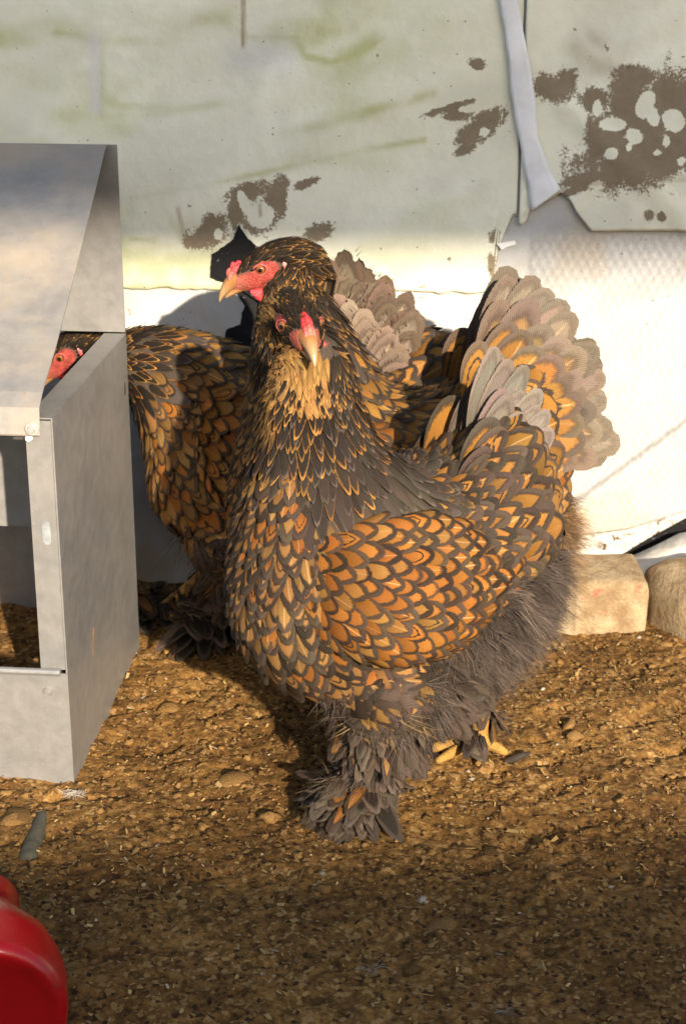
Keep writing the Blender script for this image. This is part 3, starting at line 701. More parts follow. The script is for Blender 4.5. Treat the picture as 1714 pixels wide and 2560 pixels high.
def prof_shield(s): return np.where(s < .5, .62 + .38 * np.sin(np.clip(s / .5, 0, 1) * math.pi / 2), np.sqrt(np.clip(1 - ((s - .5) / .5) ** 2, 0, 1)) ** .95)
def prof_lance(s): return np.sqrt(np.clip(1 - s ** 2.2, 0, 1)) * (.6 + .4 * np.clip(s * 3, 0, 1)) * np.clip(1.25 - .55 * s, 0, 1)
def prof_long(s): return np.clip(.5 + 1.2 * s, 0, 1) * np.sqrt(np.clip(1 - np.clip((s - .72) / .28, 0, 1) ** 2, 0, 1))
PROF = dict(shield=prof_shield, lance=prof_lance, long=prof_long)
class Plume:
    def __init__(s, bvh=None): s.V = []; s.F = []; s.uv = []; s.ci = []; s.ce = []; s.pat = []; s.n = 0; s.bvh = bvh
    def feather(s, p, d, nrm, L, W, kind='shield', ci=(.4, .2, .05), ce=(.1, .08, .07), pat=(.2, .5, 0), rnd=0., lift=.004, base=-.001, snap=True, curve=0., cup=.15, rows=8, cols=5, ragged=0., fray=.15):
        p = np.asarray(p, float); d = np.asarray(d, float); d = d / np.linalg.norm(d); nrm = np.asarray(nrm, float)
        nrm = nrm - d * (nrm @ d); nrm /= np.linalg.norm(nrm) + 1e-12; sd = np.cross(nrm, d)
        ss = 1 - (1 - np.linspace(0, 1, rows)) ** 1.7; xs = np.linspace(-1, 1, cols); w = PROF[kind](ss) * W * .5
        S, X = np.meshgrid(ss, xs, indexing='ij'); Wd = np.repeat(w[:, None], cols, 1)
        Q = p + d * (S * L)[..., None] + sd * (X * Wd)[..., None]
        if ragged:
            Q = Q + d * (rng.normal(0, ragged * L, S.shape) * (np.abs(X) > .6) * (S > .3))[..., None]
        off = base + lift * S ** 1.3 - cup * np.abs(X) ** 2 * Wd
        if snap:
            fl = Q.reshape(-1, 3); out = np.empty_like(fl); of = off.ravel()
            for i in range(len(fl)):
                loc, no, _, _ = s.bvh.find_nearest(fl[i])
                out[i] = (loc.x + no.x * of[i], loc.y + no.y * of[i], loc.z + no.z * of[i])
            Q = out.reshape(rows, cols, 3)
        else:
            Q = Q + nrm * (off + curve * S ** 2 * L)[..., None]
        k = rows * cols; s.V.append(Q.reshape(-1, 3))
        i = np.arange(k).reshape(rows, cols) + s.n
        s.F.append(np.stack([i[:-1, :-1], i[:-1, 1:], i[1:, 1:], i[1:, :-1]], -1).reshape(-1, 4)); s.n += k
        wn = PROF[kind](ss); wn = wn / wn.max()
        s.uv.append(np.stack([X * wn[:, None], S, np.full_like(S, rnd)], -1).reshape(-1, 3))
        s.ci.append(np.tile((*ci, 1), (k, 1))); s.ce.append(np.tile((*ce, 1), (k, 1))); s.pat.append(np.tile((*pat, fray), (k, 1)))
    def build(s, name, parent):
        if not s.V: return None
        return mesh_obj(name, np.concatenate(s.V), np.concatenate(s.F), M_FEATHER, parent, True, {'fuv': np.concatenate(s.uv), 'c_in': np.concatenate(s.ci), 'c_edge': np.concatenate(s.ce), 'pat': np.concatenate(s.pat)})
class Down:
    """soft fluff: many thin curved barbs in one mesh"""
    def __init__(s): s.V = []; s.F = []; s.C = []; s.n = 0
    def barb(s, p, d, L, w, col, droop=(0, 0, -.3), seg=4):
        d = d / np.linalg.norm(d); sd = np.cross(d, rng.standard_normal(3)); sd /= np.linalg.norm(sd); dr = np.asarray(droop)
        pts = []
        for i in range(seg):
            t = i / (seg - 1); c = p + d * L * t + dr * L * t * t; ww = w * (1 - .85 * t)
            pts += [c - sd * ww, c + sd * ww]
        s.V.append(np.array(pts)); f = np.array([[2 * i, 2 * i + 1, 2 * i + 3, 2 * i + 2] for i in range(seg - 1)]) + s.n; s.F.append(f); s.n += 2 * seg
        t = np.repeat(np.linspace(0, 1, seg), 2)[:, None]
        s.C.append(np.concatenate([np.asarray(col)[None] * (.8 + .4 * t), np.ones((2 * seg, 1))], 1))
    def tuft(s, p, d, nrm, L, n, col, spread=.35, w=.0006, droop=(0, 0, -.3)):
        for _ in range(n):
            dd = d + rng.normal(0, spread, 3) + nrm * .25
            s.barb(p + rng.normal(0, .0025, 3), dd, L * rng.uniform(.6, 1.2), w * rng.uniform(.6, 1.3), np.asarray(col) * rng.uniform(.65, 1.4), droop)
    def build(s, name, parent):
        if s.V: return mesh_obj(name, np.concatenate(s.V), np.concatenate(s.F), M_FLUFF, parent, True, {'vcol': np.concatenate(s.C)})

TONE = .63
def jit(c, a=.15):
    k = TONE * rng.uniform(1 - a, 1 + a); return tuple(float(x * k * rng.uniform(.94, 1.06)) for x in c)

BODY1 = [  # dorsal u,z  ventral u,z  half width
    (.072, .462, .128, .448, .030), (.062, .435, .140, .415, .034), (.052, .405, .148, .375, .041), (.040, .375, .158, .325, .054),
    (.020, .352, .168, .275, .076), (.006, .338, .173, .225, .088), (-.012, .328, .162, .178, .096), (-.03, .330, .132, .142, .100),
    (-.05, .338, .085, .120, .102), (-.070, .350, .030, .110, .102), (-.088, .362, -.025, .104, .096), (-.104, .370, -.080, .110, .086),
    (-.119, .366, -.122, .125, .070), (-.136, .346, -.148, .150, .052), (-.151, .312, -.162, .185, .032), (-.160, .28, -.166, .230, .010)]
WING1 = [(.150, .030, .262, .03, .010), (.128, .064, .260, .050, .020), (.092, .087, .258, .064, .026), (.048, .094, .255, .066, .027), (.003, .091, .252, .056, .024), (-.037, .083, .252, .036, .018), (-.075, .08, .254, .010, .008)]

class Hen:
    def __init__(h, loc, yaw, body, head, headyaw, headpitch, legs, wing, label, scale=1., q=1., tailspec=None, hs=1., name='hen', headroll=0):
        """loc: ground point; yaw: turn of the body from facing left towards the camera; head: u,w,z of the eye level mid skull"""
        h.loc = np.array(loc, float); y = yaw
        h.f = np.array((-math.cos(y), -math.sin(y), 0)); h.s = np.array((math.sin(y), -math.cos(y), 0)); h.up = np.array((0, 0, 1.))
        h.q = q; h.sc = scale; h.hsc = scale * hs
        h.root = empty(name, tuple(loc)); tag(h.root, label, 'hen', 'brown laced hens')
        # ---- body loft
        C = []; U = []; V = []
        for row in body:
            du, dz, vu, vz, wd = row[:5]; wo = row[5] if len(row) > 5 else 0.
            D = h.L(du, wo, dz); Ve = h.L(vu, wo, vz); C.append((D + Ve) / 2); U.append((D - Ve) / 2); V.append(h.s * wd * scale)
        h.body = Loft(C, U, V)
        # ---- head frame
        hy = headyaw
        fx = np.array((-math.cos(hy), -math.sin(hy), 0)); sx = np.array((math.sin(hy), -math.cos(hy), 0))
        cp, sp_ = math.cos(headpitch), math.sin(headpitch)
        h.hx = fx * cp - h.up * sp_; h.hz = fx * sp_ + h.up * cp; h.hy = sx; h.H = h.L(*head)
        if headroll:
            cr, sr = math.cos(headroll), math.sin(headroll); hy0, hz0 = h.hy.copy(), h.hz.copy(); h.hy = hy0 * cr + hz0 * sr; h.hz = hz0 * cr - hy0 * sr
        hr = [(.034, -.002, .004, .004), (.028, 0, .010, .0085), (.016, .001, .0155, .0125), (0, .001, .0195, .0165), (-.016, .001, .0215, .0190), (-.034, -.003, .0225, .0205), (-.05, -.012, .024, .021), (-.064, -.022, .018, .016)]
        h.head = Loft([h.HP(x, 0, z) for x, z, a, b in hr], [h.hz * a * h.hsc for x, z, a, b in hr], [h.hy * b * h.hsc for x, z, a, b in hr])
        h.legs(legs) if False else None
        h.legspec = legs; h.wingspec = wing; h.tailspec = tailspec
        h.make_body(); h.make_head(); h.make_feathers(); h.make_wing(); h.make_tail(); h.make_legs()
    def L(h, u, w, z): return h.loc + h.sc * (h.f * u + h.s * w + h.up * z)
    def HP(h, x, y, z): return h.H + h.hsc * (h.hx * x + h.hy * y + h.hz * z)
    # ------------------------------------------------ continuous body
    def make_body(h):
        V = []; F = []; n = 0
        def add(vf):
            nonlocal n
            v, f = vf; V.append(np.asarray(v)); F.extend([[i + n for i in q] for q in f]); n += len(v)
        add(h.body.mesh()); add(h.head.mesh())
        # bridge between skull and neck
        nk = h.body.A[0]; a = h.HP(-.035, 0, -.008); b = nk[:3]; b2 = h.body.A[1][:3]
        h.bridge = tube_loft([a, (a + b) / 2, b, b2], [.021 * h.sc, .025 * h.sc, .028 * h.sc, .03 * h.sc]); add(h.bridge.mesh(3, 20))
        h.legpts = []
        for lg in h.legspec:
            hip = h.L(*lg['hip']); knee = h.L(*lg['hock']); ft = h.L(*lg['foot']); ft[2] = gz(ft[0], ft[1]) + .008
            add(tube([hip, hip * .5 + knee * .5, knee], [.058, .046, .022], 18))
            add(tube([knee, knee * .5 + ft * .5, ft], [.012, .0085, .0095], 14))
            d = h.f * math.cos(lg.get('turn', 0)) + h.s * math.sin(lg.get('turn', 0)); toes = []
            for a, L in ((0, .06), (.45, .05), (-.45, .048), (2.75, .028)):
                dd = d * math.cos(a) + np.cross(h.up, d) * math.sin(a)
                m1 = ft + dd * L * .5 + h.up * .004; e = ft + dd * L; e[2] = gz(e[0], e[1]) + .004; m1[2] = max(m1[2], gz(m1[0], m1[1]) + .009)
                add(tube([ft, ft + dd * L * .25 + h.up * .004, m1, e], [.0085, .0062, .0065, .0040], 10)); toes.append((e, dd))
            h.legpts.append((hip, knee, ft, toes, d))
        me = bpy.data.meshes.new('t'); me.from_pydata(np.concatenate(V).tolist(), [], F)
        ob = bpy.data.objects.new('t', me); COL.objects.link(ob)
        m = ob.modifiers.new('r', 'REMESH'); m.mode = 'VOXEL'; m.voxel_size = .0022; m.adaptivity = 0
        s2 = ob.modifiers.new('s', 'SMOOTH'); s2.iterations = 3
        dg = bpy.context.evaluated_depsgraph_get(); ev = ob.evaluated_get(dg)
        me2 = ev.to_mesh(); nv = len(me2.vertices); co = np.empty(nv * 3); me2.vertices.foreach_get('co', co); co = co.reshape(-1, 3)
        fs = [list(p.vertices) for p in me2.polygons]
        ev.to_mesh_clear(); bpy.data.objects.remove(ob); bpy.data.meshes.remove(me)
        # colour by region
        col = np.tile(np.array((.05, .036, .026)), (nv, 1))
        hl = np.stack([(co - h.H) @ h.hx, (co - h.H) @ h.hy, (co - h.H) @ h.hz], -1) / h.hsc
        x, y_, z = hl.T
        red = h.redzone(x, np.abs(y_), z)
        nr = fbm(co[:, 0] * 220 + co[:, 1] * 150, co[:, 2] * 220, 3, 44)
        face = np.array((.27, .044, .034)) * (.35 + 1.25 * nr[:, None]); pale = np.array((.42, .16, .10))
        lines = fbm(x * 90 + 3, z * 620 + 60 * x, 3, 46); face = face * (.45 + 1.1 * lines)[:, None]
        face = face + (pale - face) * (sstep(.012, .03, x) * .45)[:, None]
        col = col + (face - col) * red[:, None]
        zf = co[:, 2] - ground_z(co[:, 0], co[:, 1])
        dist = np.full(nv, 9.)
        for hip, knee, ft, toes, d in h.legpts:
            for e, dd in toes + [(knee * .75 + ft * .25, None)]:
                t = np.clip(((co - ft) @ (e - ft)) / max(1e-9, (e - ft) @ (e - ft)), 0, 1); q = np.linalg.norm(co - ft - t[:, None] * (e - ft), axis=1); dist = np.minimum(dist, q)
        yl = sstep(.018, .013, dist)
        ylc = np.array((.33, .185, .042)) * (.7 + .6 * fbm(co[:, 0] * 160, co[:, 1] * 160 + co[:, 2] * 200, 3, 45))[:, None]
        col = col + (ylc - col) * yl[:, None]
        h.co = co
        o = mesh_obj('body', co, fs, M_BODY, h.root, True, {'vcol': np.concatenate([col, np.ones((nv, 1))], 1)})
        h.bvh = BVHTree.FromPolygons([tuple(c) for c in co], fs)
    def redzone(h, x, y, z):
        if h.buff:
            d = np.minimum(np.hypot((x - .001) / .0115, (z - .004) / .0090), np.hypot((x - .026) / .010, (z - .001) / .0085))
        else:
            d = np.minimum(np.minimum(np.hypot((x + .001) / .0150, (z - .002) / .0105), np.hypot((x - .022) / .015, (z + .002) / .0105)), np.hypot((x - .012) / .012, (z + .009) / .006))
        m = sstep(1.05, .9, d)
        return m * (x > -.03) * (x < .06) * (np.abs(z) < .05) * (y < .04)
    # ------------------------------------------------ beak, comb, eyes
    def make_head(h):
        HP = h.HP; ci = lambda x, z, a, b: (HP(x, 0, z), h.hz * a * h.hsc, h.hy * b * h.hsc)
        def loft(rows, m=20, sub=4):
            q = [ci(*r_) for r_ in rows]; return Loft([a for a, b, c in q], [b for a, b, c in q], [c for a, b, c in q]).mesh(sub, m)
        V1, F1 = loft([(.022, .0035, .009, .0088), (.028, .0030, .0085, .0080), (.035, .0015, .0068, .0062), (.042, -.0020, .0050, .0042), (.0475, -.0065, .0032, .0024), (.0505, -.0105, .0012, .0008)])
        V2, F2 = loft([(.022, -.0068, .0042, .0070), (.030, -.0070, .0036, .0055), (.038, -.0080, .0026, .0036), (.0435, -.0095, .0010, .0012)])
        V = np.concatenate([V1, V2]); F = F1 + [[i + len(V1) for i in f] for f in F2]
        hx = ((V - h.H) @ h.hx) / h.hsc; hz_ = ((V - h.H) @ h.hz) / h.hsc
        t = sstep(.026, .05, hx)[:, None]; ridge = sstep(-.002, .008, hz_)[:, None] * (1 - t)
        c = np.array((.34, .155, .05)) * (1 - t) + np.array((.42, .28, .14)) * t; c = (c + (np.array((.36, .13, .022)) - c) * ridge * .7) * .72
        # nostril
        mesh_obj('beak', V, F, M_BEAK, h.root, True, {'vcol': np.concatenate([c, np.ones((len(c), 1))], 1)})
        # comb: three low rows of bumps
        rows = []; 
        V = []; F = []; n = 0
        for yy, hh, b in ((0, .0082, .0034), (.0026 if h.buff else .0034, .0056, .0026), (-.0026 if h.buff else -.0034, .0056, .0026)):
            rr = []
            for i in range(13):
                t = i / 12; x = .035 - (.030 if h.buff else .022) * t; z0 = .0046 + .0085 * math.sin(min(1, t * 1.25) * math.pi / 2)
                a = hh * (.35 + .65 * math.sin(math.pi * min(1, .12 + t * .9)) ** .7) * (.8 + .28 * abs(math.sin(t * 9.4)))
                if i in (0, 12): a *= .4
                rr.append((HP(x, yy, z0), h.hz * a * h.hsc, h.hy * b * h.hsc * (1 if 0 < i < 12 else .4)))
            v, f = Loft([r_[0] for r_ in rr], [r_[1] for r_ in rr], [r_[2] for r_ in rr]).mesh(3, 14); V.append(v); F += [[i + n for i in q] for q in f]; n += len(v)
        V = np.concatenate(V); nn = fbm(V[:, 0] * 300 + V[:, 1] * 200, V[:, 2] * 300, 3, 50)[:, None]
        xx = (((V - h.H) @ h.hx) / h.hsc)[:, None]
        c = np.array((.42, .028, .035)) * (.7 + .6 * nn); c = c + (np.array((.52, .18, .13)) - c) * sstep(.022, .036, xx) * .7
        mesh_obj('comb', V, F, M_FLESH, h.root, True, {'vcol': np.concatenate([c, np.ones((len(c), 1))], 1)})
        for sg in (1, -1):
            # wattle
            rr = [(.019, -.013, .002, .003), (.016, -.017, .006, .0036), (.010, -.0215, .0085, .0034), (.003, -.0235, .0075, .0028), (-.003, -.0225, .003, .0015)]
            v, f = Loft([HP(x, sg * (.0075), z) for x, z, a, b in rr], [h.hz * a * h.hsc for x, z, a, b in rr], [(h.hy * b + h.hx * 0) * h.hsc for x, z, a, b in rr]).mesh(4, 16)
            nn = fbm(v[:, 0] * 250, v[:, 2] * 250, 3, 51)[:, None]; c = np.array((.45, .035, .045)) * (.7 + .6 * nn)
            mesh_obj('wattle', v, f, M_FLESH, h.root, True, {'vcol': np.concatenate([c, np.ones((len(c), 1))], 1)})
            rr = [(-.0215, .010, .0015, .0012), (-.0225, .004, .0036, .0026), (-.0215, -.004, .0042, .0030), (-.0185, -.012, .0034, .0026), (-.016, -.018, .001, .001)]
            ybase = [.0160, .0170, .0172, .0160, .0140]; dz_ = -.010 if h.buff else 0
            v, f = Loft([HP(x, sg * yb, z + dz_) for (x, z, a, b), yb in zip(rr, ybase)], [h.hx * a * h.hsc for x, z, a, b in rr], [h.hy * b * h.hsc for x, z, a, b in rr]).mesh(4, 14)
            zz = (((v - h.H) @ h.hz) / h.hsc)[:, None]
            c = np.array((.46, .07, .075)) + (np.array((.44, .24, .22)) - np.array((.46, .07, .075))) * sstep(-.006, .006, zz) * (0 if h.buff else 1)
            mesh_obj('earlobe', v, f, M_FLESH, h.root, True, {'vcol': np.concatenate([c, np.ones((len(c), 1))], 1)})
            # eye
            cpt = HP(.004 if h.buff else .001, sg * (.0132 if h.buff else .0128), .0055); ax = h.hy * sg * .93 + h.hx * (.75 if h.buff else .36); ax /= np.linalg.norm(ax)
            n1, n2 = 22, 28; V = []; C = []
            e1 = np.cross(ax, h.hz); e1 /= np.linalg.norm(e1); e2 = np.cross(e1, ax); r_ = .0056 * h.hsc
            for i in range(n1):
                th = math.pi * i / (n1 - 1) * .62
                for j in range(n2):
                    a = 2 * math.pi * j / n2; V.append(cpt + r_ * (ax * math.cos(th) + (e1 * math.cos(a) + e2 * math.sin(a)) * math.sin(th)))
                    s_ = math.sin(th) if th < 1.57 else 1
                    C.append((.006, .005, .005, 1) if s_ < .44 else (.20, .065, .014, 1) if s_ < .80 else (.10, .03, .02, 1))
            F = [[i * n2 + j, i * n2 + (j + 1) % n2, (i + 1) * n2 + (j + 1) % n2, (i + 1) * n2 + j] for i in range(n1 - 1) for j in range(n2)]
            eye = mesh_obj('eye', V, F, M_EYE, h.root, True, {'vcol': np.array(C)})
            V = []; n1, n2 = 28, 10
            for i in range(n1):
                a = 2 * math.pi * i / n1; dr = e1 * math.cos(a) * 1.22 + e2 * math.sin(a) * (.92 if math.sin(a) > 0 else 1.); rc = cpt + ax * r_ * .45 + dr * r_ * .98
                for j in range(n2):
                    b = 2 * math.pi * j / n2; V.append(rc + (dr / np.linalg.norm(dr) * math.cos(b) + ax * math.sin(b)) * (.0010 if h.buff else .0013) * h.hsc)
            F = [[i * n2 + j, i * n2 + (j + 1) % n2, ((i + 1) % n1) * n2 + (j + 1) % n2, ((i + 1) % n1) * n2 + j] for i in range(n1) for j in range(n2)]
            V = np.array(V); c = np.array((.22, .05, .045) if h.buff else (.36, .08, .065)) * (.7 + .5 * fbm(V[:, 0] * 400, V[:, 2] * 400, 2, 52))[:, None]
            mesh_obj('eyelid', V, F, M_FLESH, eye, True, {'vcol': np.concatenate([c, np.ones((len(c), 1))], 1)})
        # small head feathers
        pl = Plume(h.bvh); dn = Down(); t, ph, P = h.head.sample(int(9000), rng, (1.2, 6.6))
        hl = np.stack([(P - h.H) @ h.hx, (P - h.H) @ h.hy, (P - h.H) @ h.hz], -1) / h.hsc
        red = h.redzone(hl[:, 0], np.abs(hl[:, 1]), hl[:, 2])
        rad = np.where(red > .3, -1, lerp(.0022, .0036, np.clip(-hl[:, 0] / .05 + .3, 0, 1)))
        rad = np.where((hl[:, 0] > (.026 if h.buff else .012)) & (hl[:, 2] < .008) & ((hl[:, 2] > -.010) | (hl[:, 0] > .024)), -1, rad)
        idx = poisson(P, rad); fl = h.head.flow(t, ph)
        for i in idx:
            x, y_, z = hl[i]
            loc, no, _, _ = h.bvh.find_nearest(P[i]); no = np.array(no)
            d = fl[i] + rng.normal(0, .12, 3)
            if z < -.006: d = d - h.up * .5
            k = np.clip(-x / .05 + .25, 0, 1); L = lerp(.009, .022, k); W = lerp(.0032, .0055, k)
            if h.buff and (z < -.008):
                ci, ce, pat = jit((.38, .21, .075), .3), jit((.26, .13, .04)), (.2, .5, 0)
            elif h.buff and abs(y_) > .012 and x > -.034 and x < -.010:
                ci, ce, pat = jit((.40, .24, .085), .25), jit((.30, .17, .055)), (.2, .5, 0)
            elif rng.random() < .12 + .33 * k: ci, ce, pat = jit((.026, .018, .011), .3), jit((.24, .125, .036), .35), (.22, .3, 0)
            else: ci, ce, pat = jit((.022, .016, .011), .3), jit((.04, .028, .018), .3), (.2, .3, 0)
            pl.feather(P[i], d, no, L * h.hsc, W * h.hsc, 'lance', ci, ce, pat, rng.random(), .0022, 0, True, rows=5, cols=3)
        co = h.co; hc = np.stack([(co - h.H) @ h.hx, (co - h.H) @ h.hy, (co - h.H) @ h.hz], -1) / h.hsc
        ok = (hc[:, 0] > -.034) & (hc[:, 0] < .021) & (hc[:, 2] > -.05) & (hc[:, 2] < -.0085) & (np.abs(hc[:, 1]) < .03) & (h.redzone(hc[:, 0], np.abs(hc[:, 1]), hc[:, 2]) < .3)
        cc = co[ok]; cc = cc[rng.permutation(len(cc))]; idx = poisson(cc, np.full(len(cc), .0027))
        for i in idx:
            p = cc[i]; no = np.array(h.bvh.find_nearest(p)[1]); xx = (p - h.H) @ h.hx / h.hsc; yy = abs((p - h.H) @ h.hy) / h.hsc
            if h.buff and rng.random() < .75: ci, ce, pat = jit((.32, .175, .06), .35), jit((.28, .15, .05), .3), (.25, .5, 0)
            elif rng.random() < .3: ci, ce, pat = jit((.028, .02, .013), .3), jit((.24, .125, .036), .3), (.22, .3, 0)
            else: ci, ce, pat = jit((.026, .019, .013), .3), jit((.05, .036, .024), .3), (.2, .3, 0)
            d = -h.hx * .8 - h.up * .9 + rng.normal(0, .2, 3) + (h.hy * np.sign((p - h.H) @ h.hy) * .4)
            d = d - no * (d @ no); pl.feather(p, d, no, .012 * h.hsc * rng.uniform(.7, 1.2), .0036 * h.hsc, 'lance', ci, ce, pat, rng.random(), .0035, .0005, True, rows=5, cols=3)
        # cheek muffs
        if h.buff:
            for sg in (1, -1):
                for k in range(70):
                    zz = rng.uniform(-.022, .013); xx = -.014 - .012 * rng.random() - .15 * zz; p = h.HP(xx, sg * (.0165 + .002 * rng.random()), zz)
                    d = -h.hx * .6 + h.hy * sg * .30 + h.up * rng.normal(-.35, .25); ci = jit((.30, .17, .06), .4)
                    pl.feather(p, d, h.hx, .011 * rng.uniform(.7, 1.2), .0030, 'lance', ci, jit((.22, .12, .035)), (.2, .5, 0), rng.random(), 0, 0, False, curve=-.2, rows=5, cols=3)
        br = h.bridge; t, ph, P = br.sample(5000, rng, (.6, br.n - 1.2)); fl = br.flow(t, ph)
        idx = poisson(P, np.full(len(t), .0032))
        for i in idx:
            loc, no, _, dist = h.bvh.find_nearest(P[i])
            if dist > .006: continue
            hl = np.array(((P[i] - h.H) @ h.hx, (P[i] - h.H) @ h.hy, (P[i] - h.H) @ h.hz)) / h.hsc
            if hl[0] > .004 and hl[2] > -.010: continue
            front = hl[0] > -.028
            if h.buff and hl[0] > -.022 and abs(hl[1]) < .018 and hl[2] < 0: ci, ce, pat = jit((.44, .25, .085), .25), jit((.30, .16, .05), .3), (.25, .5, 0)
            elif rng.random() < .4: ci, ce, pat = jit((.028, .02, .013), .3), jit((.28, .145, .042), .3), (.25, .3, 0)
            else: ci, ce, pat = jit((.026, .019, .013), .3), jit((.05, .036, .024), .3), (.2, .3, 0)
            pl.feather(P[i], fl[i] - h.up * .6 + rng.normal(0, .15, 3), np.array(no), .022 * h.hsc * rng.uniform(.8, 1.2), .0052 * h.hsc, 'lance', ci, ce, pat, rng.random(), .004, 0, True, rows=5, cols=3)
        pl.build('head_feathers', h.root)
    # ------------------------------------------------ feathers of neck, breast, back
    capeT = 5.4; neckT = 3.0; lwm = 1.; fluffu = .045
    fluffz = .180
    def fluffy(h, u, z): return (u < h.fluffu) & (z < h.fluffz + .058 * sstep(.03, -.06, u))
    def style(h, t, ph, u=0, z=9):
        a = abs(ph) / math.pi; g = h
        DARK = (.022, .016, .012)
        n = rng.random()
        if t < h.neckT and (a < .74 or t < 2.2):
            front = sstep(.62, .85, a)
            if h.buff and t < 1.5 and a > .90:
                return 'neck_feathers', .017 + .005 * t, .0052, 'lance', jit((.30, .165, .055), .4), jit((.10, .058, .022), .5), (.34, .6, 0), .0030, .0052
            L = lerp(.030, .050, t / 3); W = lerp(.0065, .0155, t / 3)
            dk = jit(tuple(lerp(p, q_, sstep(1.0, 2.8, t) * .8) for p, q_ in zip(DARK, (.052, .039, .031))), .25)
            gold = jit((.26, .13, .036), .35) if n < .66 - .4 * sstep(1.5, 3, t) * (1 - front) else jit((.085, .066, .054), .25)
            return 'neck_feathers', L, W, 'lance', dk, gold, (lerp(.15, .12, t / 3), .25, 0), lerp(.0040, .0085, t / 3), .006
        if t < h.capeT and a < .34 + .26 * sstep(5.4, 3.4, t):
            gy = jit((.080, .062, .050), .35)
            return 'neck_feathers', .060, .021, 'lance', gy, jit((.12, .095, .075), .2) if n < .75 else jit((.30, .16, .045)), (.09, .2, 0), .0088, .008
        if h.fluffy(u, z): return None
        if a > .45 or t < 5.2 and a > .3:                                           # breast and flanks
            k = sstep(3, 6, t); gold = jit((.30, .158, .052), .38) if n < .82 else jit((.32, .12, .025), .2)
            pt = rng.uniform(0, .7); lw = rng.uniform(.16, .40); lw = lw + .1 * sstep(.78, .9, a) * (t > 5)
            return 'breast_feathers', lerp(.033, .041, k), lerp(.0162, .0232, k), 'shield', gold, jit((.047, .034, .025), .5), (lw * h.lwm, pt, .85 if rng.random() < .22 else 0), lerp(.0076, .0108, k), .0066
        k = sstep(6, 12.5, t)
        if a > .30 and t < 9: k *= .3
        gold = jit((.33, .158, .036), .34); big = k > .75
        return 'back_feathers', lerp(.036, .064, k), lerp(.018, .038, k), 'shield', gold, jit((.054, .040, .030), .42), ((rng.uniform(.16, .30) if big else rng.uniform(.26, .42)) * h.lwm, rng.uniform(.05, .4) if big else rng.uniform(.3, .9), 1. if rng.random() < (.4 if big else .25) else 0), lerp(.009, .0185, k), lerp(.0068, .0105, k)
    buff = False
    def make_feathers(h):
        h.buff = h.buff
        t, ph, P = h.body.sample(60000 if h.q >= 1 else 34000, rng, (0, 15)); n = len(t)
        lu = (P - h.loc) @ h.f / h.sc; lz = (P[:, 2] - h.loc[2]) / h.sc
        st = [h.style(*q) for q in zip(t, ph, lu, lz)]
        rad = np.array([s_[7] * h.sc if s_ else -1. for s_ in st]) / h.q ** .5
        order = np.arange(n); idx = poisson(P, rad); fl = h.body.flow(t, ph)
        parts = {}
        for i in idx:
            name, L, W, kind, ci, ce, pat, _, lift = st[i]
            loc, no, _, dist = h.bvh.find_nearest(P[i])
            if dist is None or dist > .014: continue
            no = np.array(no); d = fl[i] + rng.normal(0, .13, 3)
            a = abs(ph[i]) / math.pi
            if name == 'breast_feathers' and t[i] > 6: d = d + h.up * -.12 * (1 - a)
            pl = parts.setdefault(name, Plume(h.bvh))
            sc = h.sc * rng.uniform(.78, 1.2)
            pl.feather(P[i], d, no, L * sc, W * sc * (1 if h.q >= 1 else 1.1), kind, ci, ce, pat, rng.random(), lift * rng.uniform(.75, 1.25), -.0015 + rng.uniform(0, .0012), True, rows=8 if h.q >= 1 else 7, cols=5)
        for k, p in parts.items(): p.build(k, h.root)
        # fluff of belly and rump
        dn = Down()
        co = h.co[rng.permutation(len(h.co))]; u = (co - h.loc) @ h.f / h.sc; z = (co[:, 2] - h.loc[2]) / h.sc
        ok = h.fluffy(u, z) & (z > lerp(.075, .104, sstep(.02, -.05, u)))
        for hip, knee, ft, toes, d_ in h.legpts[:1]:
            ax_ = knee - hip; tq = np.clip(((co - hip) @ ax_) / (ax_ @ ax_), 0, 1); ok |= (np.linalg.norm(co - hip - tq[:, None] * ax_, axis=1) < .066) & (z < .15)
        ok &= z > .075 + .02 * fbm(co[:, 0] * 60, co[:, 1] * 60, 2, 99)
        co, u, z = co[ok], u[ok], z[ok]
        idx = poisson(co, np.full(len(co), .0047 / h.q ** .5)); pf = Plume(h.bvh)
        for i in idx:
            p = co[i]; loc, no, _, dist = h.bvh.find_nearest(p); no = np.array(no)
            col = h.fluffcol * lerp(.65, 1.6, rng.random() ** 1.4) * (1 + 1.5 * (fbm(p[0:1] * 55 + p[1:2] * 20, p[2:3] * 55, 3, 77)[0] - .5)); cl = fbm(np.array([p[0] * 40, p[0] * 40 + 9, p[1] * 40 + 5]), np.array([p[2] * 40, p[2] * 40, p[2] * 40 + 3]), 2, 78) - .5
            low = sstep(.16, .10, z[i]); r1 = rng.random()
            if r1 < .018: col = np.array((.20, .13, .06))
            d = -h.f * lerp(.75, .2, low) + no * .35 + h.up * -lerp(.45, .9, low) + rng.normal(0, .16, 3) + cl * 2.2
            if u[i] < .035 or r1 < .12: dn.tuft(p - no * .001, d, no, .023 * h.sc * rng.uniform(.6, 1.3), int(24 * h.q), col, .36, .00033, rng.normal(0, .25, 3) + (0, 0, -.25))
            if u[i] > .03 or ((u[i] > .0 or z[i] < .12) and r1 < .5):
                g = rng.random() < (.62 if u[i] > .03 else .25)
                pf.feather(p, d - no * .2, no, .036 * h.sc * rng.uniform(.8, 1.2), rng.uniform(.016, .024), 'shield', jit((.27, .15, .05), .2) if g else jit((.07, .050, .037), .3), jit((.055, .040, .030), .25), (rng.uniform(.35, .55), .6, 0), rng.random(), .007, .001, bool(u[i] > .02 and z[i] > .1), curve=-.1, cup=.25, rows=7, cols=5, ragged=.02)
        pf.build('thigh_feathers', h.root)
